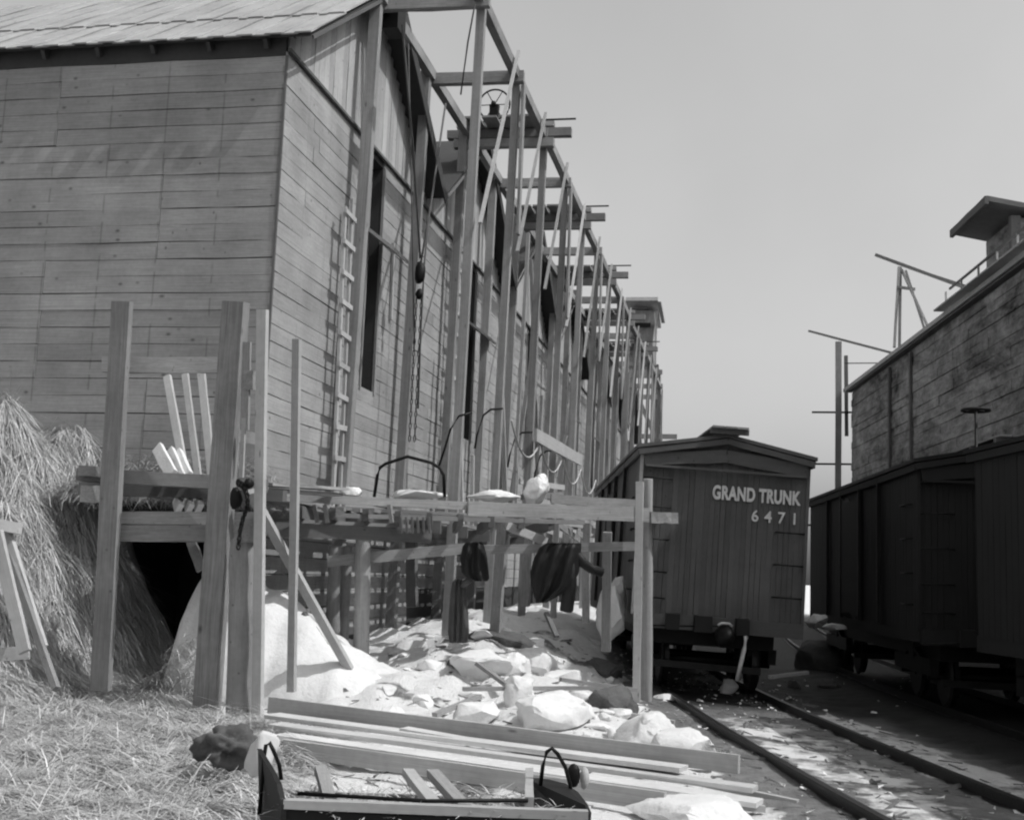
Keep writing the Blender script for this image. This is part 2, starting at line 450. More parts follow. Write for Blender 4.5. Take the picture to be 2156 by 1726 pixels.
build_track(TR2, 'shaded railway track on the right under the two dark boxcars')

# ------------------------------------------------------------------ ice houses in a row
XW = -7.15; Y0 = 16.85; GW = 8.25; ZE = 9.62; SL = .68; ALPHA = math.atan(SL)
ROWH = .268
LIFT = .21
def roof_z(y, y0): return ZE + LIFT + SL * (GW / 2 - abs(y - y0 - GW / 2))
H_LABELS = ['nearest gabled wooden ice house, its plank end wall and roof eave filling the upper left',
            'second gabled ice house along the row, behind the chain hoist', 'third gabled ice house along the row',
            'fourth gabled ice house along the row, mostly behind hoist posts', 'fifth gabled ice house along the row, mostly behind hoist posts',
            'sixth gabled ice house along the row, a sliver between the far posts', 'farthest gabled ice house, next to the tall hoist tower']
def ice_house(i):
    y0 = Y0 + GW * i; y1 = y0 + GW; yr = (y0 + y1) / 2
    h = thing('ice_house', H_LABELS[i], 'ice house', (XW, y0, 0), 'row of gabled wooden ice houses')
    sa, sb, sz0, sz1 = y0 + 4.35, y0 + 5.15, 4.95, 9.45            # tall hoist-door slot
    zlo = .2 if i == 0 else 1.0
    xb = -24.
    core = [(xb, XW - .02, y0 + .02, sa, 0, ZE), (xb, XW - .02, sb, y1 - .002, 0, ZE), (xb, XW - .02, sa, sb, 0, sz0), (xb, XW - .02, sa, sb, sz1, ZE),
            (xb, XW - 3., sa, sb, sz0, sz1)]
    if i == 0:      # low recess added to the end wall to give black shade behind the platform
        core[0] = (xb, XW - .02, y0 + .02, sa, 2.35, ZE)
        core += [(xb, XW - .02, y0 + 3.2, sa, 0, 2.35), (xb, -9.9, y0 + .02, y0 + 3.2, 0, 2.35), (XW - .22, XW - .02, y0 + .02, y0 + 3.2, 0, 2.35)]
    vs, fs = boxes(core)
    wall = mesh('wall', vs, fs, M_CORE, h)
    # gable core
    prism('gable_core', h, [(XW - .02, y0 + .02, ZE), (XW - .02, y1 - .002, ZE), (XW - .02, yr, ZE + LIFT + SL * GW / 2 - .05)], (-.1, 0, 0), M_CORE)
    nrow = int((9.57 - zlo) / ROWH)
    for r in range(nrow):
        zc = 9.57 - (r + .5) * ROWH
        if i <= 2:
            off = random.Random(r * 7 + i).uniform(.8, 5.6)
            cuts = sorted({y0, y1} | {y0 + off + k * 4.9 for k in range(2) if .6 < off + k * 4.9 < GW - .6})
        else: cuts = [y0, y1]
        segs = []
        for a, c in zip(cuts[:-1], cuts[1:]):
            if sz0 < zc < sz1:
                if a < sa: segs.append((a, min(c, sa)))
                if c > sb: segs.append((max(a, sb), c))
            else: segs.append((a, c))
        for (a, c) in segs:
            if c - a < .05: continue
            t = .024 + random.uniform(-.005, .006)
            beam('siding_board', wall, (XW - .018 + t / 2, a + .004, zc), (XW - .018 + t / 2, c - .004, zc), t, ROWH - .012, M_SIDE)
    # gable boards
    y = y0 + .06
    while y < y1 - .1:
        w = random.uniform(.2, .27); yc = min(y + w / 2, y1 - .12); zt = roof_z(yc, y0) - .06
        if zt - ZE > .12:
            t = .024 + random.uniform(-.005, .006)
            beam('gable_board', wall, (XW + t / 2 - .015, yc, ZE - .02), (XW + t / 2 - .015, yc, zt), t, w - .008, M_GABLE, (0, 1, 0)) if i < 4 else \
            beam('gable_board', wall, (XW + t / 2 - .015, yc, ZE - .02), (XW + t / 2 - .015, yc, zt), t, w - .008, M_GABLE, (0, 1, 0))
        y += w
    bt = beam('belt_board', h, (XW + .045, y0 + (-.02 if i == 0 else .02), ZE - .03), (XW + .045, y1 - .01, ZE - .03), .05, .05, M_DARKW)
    # hoist slot: frame and half-closed leaf
    d = beam('hoist_door', h, (XW - .35, (sa + sb) / 2, 7.7), (XW - .35, (sa + sb) / 2, 9.45), .05, sb - sa - .06, M_DARKW, (0, 1, 0))
    beam('door_post', h, (XW + .01, sb + .03, sz0), (XW + .01, sb + .03, sz1), .05, .07, M_POST, (0, 1, 0))
    beam('door_post', h, (XW + .01, sa - .03, sz0), (XW + .01, sa - .03, sz1), .05, .07, M_POST, (0, 1, 0))
    prism('door_hood', h, [(XW + .02, sa - .1, 7.95), (XW + .55, sa - .1, 7.55), (XW + .55, sb + .12, 7.55), (XW + .02, sb + .12, 7.95)], (.03, 0, .05), M_SIDE)
    if i < 3:
        beam('batten', h, (XW + .05, y0 + 5.95, 6.6), (XW + .04, y0 + 5.9, 8.15), .05, .09, M_PALE, (0, 1, 0))
    # end wall of the first house
    if i == 0:
        for r in range(36):
            zc = 9.5 - (r + .5) * ROWH
            if zc < .2: break
            grp = ((r + 2) // 7)
            off = 3.82 if grp % 2 == 0 else 1.92
            if r % 9 == 5: off += .955
            cuts = [0.] + [off + 3.82 * k for k in range(3)]
            cuts = [c for c in cuts if c < 10] + [10.2]
            for a, c in zip(cuts[:-1], cuts[1:]):
                if zc < 2.4: a = max(a, 2.75)
                if c - a < .1: continue
                t = .024 + random.uniform(-.005, .006)
                dz = random.uniform(-.004, .004)
                beam('siding_board', wall, (XW - .004 - a, y0 + .018 - t / 2, zc + dz), (XW - c + .004, y0 + .018 - t / 2, zc + dz), t, ROWH - .010, M_END)
        box('eave_shade_board', h, xb, XW - .02, y0 - .012, y0 + .3, 9.5, ZE + LIFT - .02, M_CORE)  # near-black board added for the shade of the open eave
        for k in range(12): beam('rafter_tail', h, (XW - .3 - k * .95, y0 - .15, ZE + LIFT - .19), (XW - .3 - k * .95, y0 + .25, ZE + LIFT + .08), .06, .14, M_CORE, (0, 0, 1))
        beam('corner_board', h, (XW + .005, y0 - .004, .2), (XW + .005, y0 - .004, 9.5), .035, .035, M_DARKW, (0, 1, 0))
    # roof
    zr = ZE + LIFT + SL * GW / 2
    OH = .45; n = V((0, -sin(ALPHA), cos(ALPHA))); s = V((0, cos(ALPHA), sin(ALPHA)))
    xo = XW + OH
    eave = .17 if i == 0 else 0.
    e0 = V((0, y0, ZE + LIFT)) - s * eave
    def q(p, x): return V((x, p.y, p.z))
    top = V((0, yr, zr))
    near = prism('roof_slope', h, [q(e0, xo - .03), q(top, xo - .03), q(top, xb), q(e0, xb)], n * .05, M_CORE)
    n2_ = V((0, sin(ALPHA), cos(ALPHA)))
    e1 = V((0, y1 - .01, ZE + LIFT + .01))
    far = prism('roof_slope', h, [q(top, xo), q(e1, xo), q(e1, xb), q(top, xb)], n2_ * .10, M_CORE)  # underside coloured near-black to stand in for soffit shade
    beam('bargeboard', h, q(top, xo + .015) - V((0, .02, .04)), q(e0, xo + .015) + V((0, 0, -.02)), .03, .06, M_DARKW, n)
    beam('bargeboard', h, q(top, xo + .018) + V((0, .02, -.05)), q(e1, xo + .018) + V((0, 0, -.06)), .03, .26, M_CORE, n2_)  # rake board blackened likewise, soffit shade put into the colour
    if i == 0:
        Ls = (top - e0).length
        for course, (la, lb, lift) in enumerate(((-.10, 1.75, .055), (1.62, Ls + .05, .085))):
            x = xo + .01; k = 0
            while x > -18.5:
                wdt = .25 if k % 2 == 0 else .22
                cover = k % 2 == 0
                l0 = la + (random.uniform(-.03, .03) if cover else .06 + random.uniform(-.02, .02))
                hgt = lift + (.026 if cover else 0)
                pw = wdt + (.02 if cover else .06)
                a = e0 + s * l0 + n * hgt; c = e0 + s * lb + n * hgt
                beam('roof_board', near, V((x - wdt / 2, a.y, a.z)), V((x - wdt / 2, c.y, c.z)), pw, .024, M_ROOF, n)
                x -= wdt; k += 1
    return h
for i in range(7): ice_house(i)

# ------------------------------------------------------------------ hoist trestle along the ice houses
XO, XI, ZT = -4.94, -6.72, 12.0
FY = [20.44 + 3.43 * k for k in range(14)]
tre = thing('hoist_trestle', 'long timber hoist trestle of tall posts and crossbeams running beside the ice houses', 'trestle', (XO, FY[0], 0))
for k, y in enumerate(FY):
    jx = random.uniform(-.05, .05); jy = random.uniform(-.06, .06)
    w = .155
    zo = ZT + (1.2 if k in () else 0)
    po = beam('post', tre, (XO + jx - .17, y + jy, -.1), (XO, y, zo + random.uniform(-.05, .15)), w, .16, M_POST, (0, 1, 0))
    beam('post', tre, (XI - .2 + random.uniform(-.03, .03), y - .65 + jy, -.1), (XI - .08, y - .45, ZT + .05), .19, .18, M_POST, (0, 1, 0))
    if k > 0:  # doubled or spliced posts further on
        if k % 2 == 1: beam('splice_board', tre, (XO + .16, y - .08, ZT - 3.2 - random.random()), (XO + .16, y - .06, ZT - .2), .06, .2, M_POST, (0, 1, 0))
    if k not in (2, 4, 6, 8, 10):
        beam('crossbeam', tre, (XI - .25, y - .24, ZT - .05), (XO + .18, y - .16, ZT - .05), .16, .24, M_POST)
    else:
        dk = tre
        for q, (zz, ov, hh) in enumerate(((ZT - .22, .15, .2), (ZT + .05, .55, .2), (ZT + .30, .12, .12))):
            beam('crossbeam', tre, (XI - .35 - .2 * (q == 1), y - .24 + .1 * q, zz), (XO + .12 + ov, y - .18 + .1 * q, zz), .2, hh, M_DECK)
        for q in range(4):
            beam('deck_plank', tre, (XI + .2 + q * .42, y - .9, ZT + .2), (XI + .2 + q * .42, y + .7, ZT + .2), .36, .05, M_DECK)
        tube('rod', tre, [(XI, y, ZT + .42), (XO + .75, y, ZT + .42)], .025, M_IRON)
    # pale scantling braces on the outer face
    if k >= 1 and k < 13:
        yb = y - .95 - .15 * random.random()
        beam('brace', tre, (XO + .17, yb + .2, ZT + .25), (XO + .17, FY[k - 1] - .15, ZT - 3.6 - random.random() * .8), .04, .065, M_PALE if k % 3 == 1 else M_POST, (1, 0, 0))
for x in (XO + .02, XI + .02):
    for k in range(0, 13, 2):
        ya = FY[k] - (.9 if k == 0 else .25); yb = FY[min(k + 2, 13)] + .25
        beam('top_rail', tre, (x + (.02 if (k // 2) % 2 else -.02), ya, ZT + .02), (x + (.02 if (k // 2) % 2 else -.02), yb, ZT + .02), .16, .22, M_POSTD)  # darker stained wood here stands in for the rails' shaded sides
# longitudinal girts and platform rails on the outer row
for k in range(1, 12):
    for z, pr in ((3.35, .75), (2.85, .8), (6.3, .3)):
        if random.random() < pr:
            beam('girt', tre, (XO + .15, FY[k] - .3, z + random.uniform(-.15, .15)), (XO + .15, FY[k + 1] + .3, z + random.uniform(-.2, .2)), .04, .16, random.choice((M_POST, M_PALE, M_DECK)))
    beam('stud', tre, (XI + random.uniform(.3, 1.4), FY[k] + random.uniform(.5, 2.5), 2.6), (XI + random.uniform(.3, 1.4), FY[k] + random.uniform(.5, 2.5), 5 + random.random() * 5.5), .09, .12, random.choice((M_POST, M_PALE)), (0, 1, 0))
beam('brace', tre, (XO + .2, 26.4, 4.75), (XO + .2, 33.9, 4.9), .08, .3, M_PALE)
for q_ in range(26):
    k = random.randint(1, 10); xx = random.uniform(XI + .2, XO + .1); yy = FY[k] + random.uniform(0, 3.2); zz = random.uniform(2.5, 3.4)
    beam('stud', tre, (xx, yy, zz), (xx + random.uniform(-.35, .35), yy + random.uniform(-.5, .5), zz + random.uniform(1.5, 7.)), .07, .10, random.choice((M_POST, M_PALE, M_DARKW, M_POST)), (0, 1, 0))
for k in range(2, 9):
    for z in (2.75, 3.05, 3.4, 3.8): 
        if random.random() < .6: beam('girt', tre, (XO - .3 + random.uniform(-.3, .4), FY[k] + random.uniform(-.4, .8), z), (XO + .2 + random.uniform(-.2, .4), FY[k] + random.uniform(1.2, 3.6), z + random.uniform(-.5, .4)), .05, .13, random.choice((M_PALE, M_POST)))
for k in (1, 2, 3):   # iron straps hooked over the outer posts
    y = FY[k]; x = XO - .1; z = 5.0 - .06 * k
    tube('iron_strap', tre, [(x + .1, y - .14, z + .02), (x - .15, y - .14, z), (x - .3, y - .14, z - .12), (x - .42, y - .14, z - .55), (x - .45, y - .14, z - .8)], .022, M_IRON)
# ridge hoist block at the first gable
box('hoist_block', tre, XI - .12, XI + .2, 20.4, 20.9, 11.6, 12.35, M_IRON)
# sheave wheel on the third frame
sv = thing('sheave_wheel', 'spoked iron sheave wheel up on the third hoist crossbeam against the sky', 'sheave wheel', (XI + .55, FY[2] - .3, ZT + .4))
sc0 = V((XI + .6, FY[2] - .3, ZT + .72))
ring = [sc0 + V((.38 * cos(a), 0, .38 * sin(a))) for a in [2 * pi * i / 24 for i in range(24)]]
tube('rim', sv, ring, .022, M_IRON, closed=True)
for a in range(6): tube('spoke', sv, [sc0, sc0 + V((.37 * cos(a * pi / 3), 0, .37 * sin(a * pi / 3)))], .012, M_IRON, 5)
tube('hub', sv, [sc0 - V((0, .12, 0)), sc0 + V((0, .12, 0))], .06, M_IRON)
beam('bearing', sv, sc0 + V((0, .03, -.45)), sc0 + V((0, .03, .0)), .22, .16, M_IRON, (0, 1, 0))

# cable slung along the posts
pts = []
for k in range(1, 9):
    a = V((XO + .16, FY[k], 4.75 - .02 * k)); c = V((XO + .16, FY[k + 1], 4.73 - .02 * k))
    for t in range(8): f_ = t / 8; pts.append(a.lerp(c, f_) - V((0, 0, .55 * 4 * f_ * (1 - f_))))
tag(tube('slack_cable', None, pts, .022, M_PALE), 'pale cable sagging from post to post along the trestle', 'cable')

# ladders
def ladder(x, y, z0, z1, label, lean=.0, n=None):
    t = thing('ladder', label, 'ladder', (x, y, z0), 'ladders against the ice house wall')
    for s in (-1, 1):
        beam('rail', t, (x + lean, y + s * .17 + .06, z0), (x, y + s * .17, z1 + .12 * s), .05, .075, M_PALE, (0, 1, 0))
    n = n or int((z1 - z0) / .53)
    for k in range(n):
        z = z0 + .35 + k * .53; f_ = (z - z0) / (z1 - z0)
        xx = x + lean * (1 - f_) + .045
        beam('rung', t, (xx, y - .27, z + random.uniform(-.02, .02)), (xx, y + .27, z + random.uniform(-.02, .02)), .04, .085, M_PALE)
ladder(-6.93, 19.45, 2.6, 7.95, 'tall rough ladder of nailed cleats leaning beside the first hoist post', .06)
ladder(-6.93, 27.3, 2.6, 9.6, 'narrow ladder against the second ice house behind the hoist posts', .1)

# chain hoist on the second inner post
tk = thing('chain_hoist', 'dark pulley block hanging on ropes and chain in front of the second ice house', 'hoist', (-6.4, 22.3, 4.0))
tube('rope', tk, [(-6.4, 20.3, 11.6), (-6.4, 21.4, 9.6), (-6.4, 22.25, 7.7)], .022, M_ROPE)
tube('rope', tk, [(-6.4, 23.6, 11.4), (-6.4, 22.8, 8.9), (-6.4, 22.32, 7.65)], .022, M_ROPE)
tube('rope', tk, [(-6.45, 20.9, 11.5), (-6.45, 21.6, 8.8), (-6.42, 22.2, 6.0)], .014, M_ROPE)
lump('pulley_block', tk, (-6.4, 22.3, 7.42), (.11, .11, .24), M_IRON, 2, .2, 2)
lump('pulley_block', tk, (-6.4, 22.32, 7.0), (.08, .08, .11), M_IRON, 4, .2, 2)
for s in (-1, 1):
    for k in range(24):
        z = 6.88 - k * .118
        tube('chain_link', tk, [V((-6.4 + s * .05, 22.3, z)) + (V((.02 * cos(a), 0, .07 * sin(a))) if k % 2 else V((0, .02 * cos(a), .07 * sin(a)))) for a in [2 * pi * i / 8 for i in range(8)]], .009, M_IRON, 4, closed=True)
tag(tube('hoist_rope', None, [at(1000, 10, 21.5), at(985, 90, 21.8), at(970, 200, 22)], .016, M_ROPE), 'thin rope hanging from the first hoist crossbeam against the sky', 'rope')
tag(tube('guy_rope', None, [at(905, 440, 24.5), at(893, 560, 24.2), at(886, 700, 24), at(880, 860, 23.8)], .018, M_ROPE), 'dark rope running down behind the pulley block', 'rope')
# iron bail standing on the deck
bl = thing('iron_bail', 'bent iron pipe bail standing on the platform by the second post', 'bail', at(862, 1042, 18.6))
tube('pipe', bl, [at(788, 1046, 18.6), at(795, 1000, 18.6), at(800, 984, 18.6), at(812, 976, 18.6), at(858, 961, 18.6), at(908, 974, 18.6), at(926, 985, 18.6), at(934, 1000, 18.6), at(936, 1046, 18.6)], .026, M_IRON)
tube('hook', bl, [at(924, 982, 18.6), at(938, 940, 18.6), at(948, 905, 18.6), at(966, 876, 18.6), at(994, 868, 18.6)], .018, M_IRON)

# ------------------------------------------------------------------ hoist tower at the far end
tw = thing('hoist_tower', 'boarded head house on a tall trestle tower at the far end of the row', 'tower', (-6.9, 77, 0))
beam('cabin_wall', tw, (-6.95, 77, 15.0), (-6.95, 77, 18.6), 1.5, 2.2, M_POST, (0, 1, 0))
beam('cabin_trim', tw, (-6.05, 75.75, 15.0), (-6.05, 75.75, 18.5), .12, .12, M_PALE, (0, 1, 0))
prism('roof', tw, [(-8.0, 75.3, 19.1), (-5.95, 75.3, 19.1), (-5.95, 78.6, 18.0), (-8.0, 78.6, 18.0)], (0, .1, .25), M_POST)
prism('roof_edge', tw, [(-5.98, 75.2, 19.0), (-5.75, 75.2, 19.0), (-5.5, 75.6, 17.7), (-5.7, 75.6, 17.7)], (0, .4, .1), M_DECK)
box('vent', tw, -7.4, -6.4, 75.7, 75.79, 17.5, 17.75, M_IRON)
for x in (-7.7, -6.0):
    for y in (76, 78): beam('leg', tw, (x + .2 * (1 if x > -7 else -1), y, 0), (x, y, 15.1), .3, .3, M_DARKW, (0, 1, 0))
for z in (4, 7.5, 10.5, 13, 14.6):
    beam('girt', tw, (-8.2, 75.8, z), (-4.6 if z == 10.5 else -5.6, 75.8, z), .15, .3, M_DECK)
    beam('girt', tw, (-6, 75.8, z - .5), (-6, 78.2, z - .5), .15, .25, M_DARKW)
beam('diagonal', tw, (-8, 75.8, 4), (-5.8, 75.8, 10.5), .1, .25, M_DECK); beam('diagonal', tw, (-6, 75.8, 10.5), (-7.8, 75.8, 14.6), .1, .25, M_DECK)
tube('ladder_rail', tw, [(-5.25, 76, 3), (-5.75, 76, 14.8)], .05, M_DECK)
for k in range(10): beam('rung', tw, (-5.9, 76, 3.5 + k * 1.1), (-5.25 - .045 * (k * 1.1), 76, 3.5 + k * 1.1), .06, .08, M_DECK)

# ------------------------------------------------------------------ loading platform
pf = thing('loading_platform', 'rough timber loading platform on posts in front of the ice house', 'platform', (-6, 14.5, -.2))
def bp(name, a, c, w, h, mat, up=(0, 0, 1)): return beam(name, pf, a, c, w, h, mat, up)
BK = (0, 1, 0)
# tall square posts at the left
bp('post', at(211, 1452, 14.5), at(258, 635, 14.5), .235, .10, M_POST, BK)
bp('post', at(431, 1540, 14.4), at(498, 636, 14.4), .27, .20, M_POSTD, BK)
log('pile', pf, at(506, 1545, 14.15), at(513, 1136, 14.15), .33, M_LOG)
bp('pile_cap', at(498, 1119, 14.1), at(541, 1121, 14.1), .26, .24, M_POST)
bp('scantling', at(541, 1540, 13.95), at(553, 652, 13.95), .115, .09, M_PALE, BK)
bp('scantling', at(614, 1455, 14.7), at(625, 714, 14.7), .09, .09, M_PALE, BK)
# cross rails and beams between the left posts
bp('rail', at(216, 768, 14.75), at(470, 770, 14.75), .08, .19, M_POST)
bp('beam', at(168, 1000, 14.85), at(560, 1022, 14.75), .22, .16, M_DECK)
bp('beam', at(172, 1028, 15.2), at(600, 1044, 15.0), .2, .14, M_DARKW)
bp('beam', at(236, 1090, 14.72), at(545, 1092, 14.6), .14, .15, M_POST)
bp('beam', at(236, 1122, 14.7), at(545, 1122, 14.58), .18, .20, M_POST)
bp('beam_end', at(168, 992, 14.7), at(214, 994, 14.75), .3, .12, M_POST)
bp('beam_end', at(172, 1040, 14.7), at(214, 1042, 14.75), .3, .2, M_POST)
# deck of narrow planks with gaps, and a closed deck at the left
for k in range(0, 8):
    x = -7.75 + .245 * k
    bp('deck_plank', (x, 14.75 + random.uniform(-.1, .1), 2.52), (x, 16.75, 2.52), .225, .05, M_DECK)
for k in range(9):
    x = -7.0 + k * .23
    bp('deck_plank', (x, 16.8 + random.uniform(-.06, .06), 2.5), (x, 33., 2.5), .125, .06, M_DECK)
for k in range(8):
    bp('joist', (-7.1, 16.9 + k * 1.9, 2.36), (-4.9, 17.1 + k * 1.9, 2.36), .1, .2, M_DARKW)
# deck forward to the right-hand pole frame
A0, A1 = V((-5.9, 15.2, 2.40)), V((-1.55, 17.55, 2.40))
bp('front_joist', at(545, 1112, 15.9), at(905, 1128, 16.9), .14, .19, M_DARKW)
bp('front_joist', at(560, 1098, 16.2), at(860, 1112, 17.2), .12, .10, M_DECK)
bp('edge_board', at(628, 1048, 16.0), at(1010, 1066, 16.7), .08, .11, M_POST)
bp('edge_board', at(985, 1070, 16.55), at(1365, 1084, 17.3), .07, .19, M_POST)
bp('edge_board', at(1160, 1050, 17.6), at(1345, 1062, 17.9), .06, .13, M_POST)
bp('edge_board', at(700, 1085, 16.3), at(1230, 1100, 17.3), .05, .06, M_DECK)
bp('plank_end', at(1366, 1090, 17.55), at(1422, 1091, 17.6), .3, .16, M_POST)
bp('lower_rail', at(690, 1182, 17.1), at(985, 1154, 17.2), .06, .15, M_POST)
bp('lower_rail', at(960, 1158, 17.25), at(1345, 1149, 17.45), .06, .13, M_POST)
for k in range(9):
    a = A0.lerp(A1, k / 8 * .72); bp('joist', a + V((0, .1, -.02)), (a.x - .9, 19.2 + .1 * k, 2.38), .08, .16, M_DARKW)
for k in (5, 7, 8):
    f_ = (k + .5) / 10; bp('deck_plank', A0 + V((.15 - .35 * f_, .25 + 2.6 * f_, .12)), A0.lerp(A1, .62) + V((-.45 * f_, .25 + 2.3 * f_, .12)), .17, .05, M_DECK)
for k in range(6): bp('hanger', at(843 + 12 * k, 1088, 16.35), at(845 + 12 * k, 1122, 16.35), .03, .03, M_DARKW, BK)
for x in (668, 690, 825): bp('stud', at(x - 6, 1062, 16.2), at(x, 1100, 16.2), .05, .05, M_DECK, BK)
# round pile under the middle and right-hand pole pair
log('pile', pf, at(758, 1432, 17.0), at(766, 1128, 17.0), .225, M_LOG)
log('pile', pf, at(700, 1350, 17.8), at(706, 1150, 17.8), .2, M_LOG)
log('pile', pf, at(722, 1345, 18.3), at(732, 1150, 18.3), .16, M_LOG)
bp('post', at(1339, 1535, 16.9), at(1347, 1014, 17.3), .105, .12, M_PALE, BK)
log('pole', pf, at(1361, 1480, 17.55), at(1364, 1008, 17.55), .155, M_LOG)
# props
bp('diagonal_prop', at(527, 1035, 14.3), at(775, 1480, 16.3), .10, .10, M_PALE, BK)
bp('diagonal_brace', at(1066, 1106, 17.3), at(1150, 1140, 17.5), .08, .12, M_PALE)
bp('short_post', at(1043, 1330, 18.6), at(1060, 1080, 18.4), .15, .16, M_POST, BK)
bp('short_post', at(1105, 1275, 21), at(1117, 1100, 21), .16, .16, M_POST, BK)
bp('short_post', at(1165, 1300, 20), at(1172, 1100, 20), .09, .1, M_POST, BK)
bp('short_post', at(1233, 1310, 19), at(1236, 1100, 19), .11, .1, M_POST, BK)
bp('short_post', at(1276, 1370, 18.2), at(1279, 1120, 18.2), .13, .12, M_POST, BK)
bp('short_post', at(868, 1275, 20.2), at(866, 1110, 20.2), .16, .16, M_DARKW, BK)
bp('board', at(515, 905, 14.2), at(520, 720, 14.2), .1, .04, M_POST, BK)
bp('board', at(508, 1005, 14.2), at(514, 880, 14.2), .05, .04, M_PALE, BK)
bp('board', at(505, 918, 14.3), at(545, 924, 14.3), .04, .14, M_PALE)
bp('block', at(525, 820, 14.2), at(527, 780, 14.2), .12, .1, M_POST, BK)
for x, y0_, y1_ in ((548, 1030, 1036), (560, 1020, 1024)):
    bp('board', at(x, y0_, 15.2), at(x + 160, y1_ + 6, 16), .3, .04, M_DECK)

# leaning pale scantlings and short stubs on the platform
for n_, (a, c, w, lab) in enumerate((((352, 792), (388, 990), .10, 'pale scantling leaning on the end wall, leftmost of three'),
                       ((390, 788), (418, 1010), .085, 'pale scantling leaning on the end wall, middle of three'),
                       ((424, 786), (446, 1000), .10, 'pale scantling leaning on the end wall, nearest the thick post'))):
    tag(beam('scantling', None, at(*c, 15.6), at(*a, 16.4), w, .05, M_PALE, BK), lab, 'scantling', 'leaning scantlings')
for n_, (a, c, w, lab) in enumerate((((332, 942), (362, 1000), .15, 'short pale board end on the platform, left of three'),
                       ((358, 948), (384, 1008), .12, 'short pale board end on the platform, middle of three'),
                       ((376, 950), (398, 1000), .09, 'short pale board end on the platform, right of three'))):
    tag(beam('board_stub', None, at(*c, 14.9), at(*a, 15.5), w, .06, M_ICE, BK), lab, 'board', 'short board ends')
for x, lab in ((378, 'left'), (400, 'middle'), (420, 'right')):
    tag(beam('board_butt', None, at(x, 1072, 14.75), at(x - 6, 1050, 15.4), .13, .06, M_ICE, BK), f'pale board butt in the gap under the deck beam, {lab} of three', 'board', 'board butts under the deck')
tag(beam('propping_board', None, at(424, 1200, 14.9), at(396, 1120, 15.1), .12, .05, M_POST, BK), 'board slanting under the beam between the tall posts', 'board')
# chain on the pile cap
ch = thing('iron_chain', 'dark iron chain and hook hanging at the thick post', 'chain', at(512, 1100, 13.9))
cp = [at(500, 1015, 13.9), at(512, 1022, 13.85), at(520, 1040, 13.85), at(522, 1064, 13.85), at(512, 1090, 13.85), at(506, 1115, 13.85), at(502, 1150, 13.9)]
for k in range(26):
    f_ = k / 25 * (len(cp) - 1.001); i = int(f_); p = cp[i].lerp(cp[i + 1], f_ - i)
    ax = V((1, .2, 0)) if k % 2 else V((.2, 1, 0))
    tube('chain_link', ch, [p + ax.normalized() * .02 * cos(a) + V((0, 0, .038 * sin(a))) for a in [2 * pi * q / 8 for q in range(8)]], .009, M_IRON, 4, closed=True)
lump('hook_block', ch, at(497, 1050, 13.95), (.07, .07, .13), M_IRON, 3, .3, 2)
lump('hook_block', ch, at(524, 1018, 13.9), (.06, .06, .06), M_IRON, 6, .3, 2)

# ------------------------------------------------------------------ snow and ice
def bank(name, label, rows, cat, depth0, mat):
    """solid heap: rows of (u, z_top, y_front, y_back) along world X"""
    vs, fs = [], []; NJ = 24
    for (x, zt, yf, yb) in rows:
        for j in range(NJ + 1):
            f_ = j / NJ; prof = sin(pi * min(1, max(0, f_))) ** .55
            y = yf + (yb - yf) * f_
            vs.append((x, y + .06 * fbm(x, y, .4, 9), -.4 + (zt + .4) * prof + (.13 * fbm(x, y * 1.3, .6, 21) + .03 * fbm(x, y, .15, 22)) * prof))
    n = NJ + 1
    for i in range(len(rows) - 1):
        for j in range(NJ): fs.append((i * n + j, (i + 1) * n + j, (i + 1) * n + j + 1, i * n + j + 1))
    fs.append(tuple(range(n))); fs.append(tuple(reversed([(len(rows) - 1) * n + j for j in range(n)])))
    return tag(mesh(name, vs, fs, mat, None, False, True), label, cat)
rows = []
for k in range(44):
    f_ = k / 43; x = -7.55 + 3.2 * f_
    zt = 1.28 * sm(f_, -.02, .07) * (1 - sm(f_, .22, 1.05)) + .12
    rows.append((x, zt * (1 + .10 * fbm(x, 3., .35, 5)), 14.75 + .25 * f_ + .15 * fbm(x, 1., .4, 6), 16.5 + .8 * f_))
bank('snow_bank', 'big smooth white snow bank sloping down behind the thick post and round pile', rows, 'snow bank', 15, M_SNOW)
def on_ground(x, y):
    d = 6.
    while d < 60:
        p = at(x, y, d)
        if p.z < ground_z(p.x, p.y): return p
        d += .05
    return p
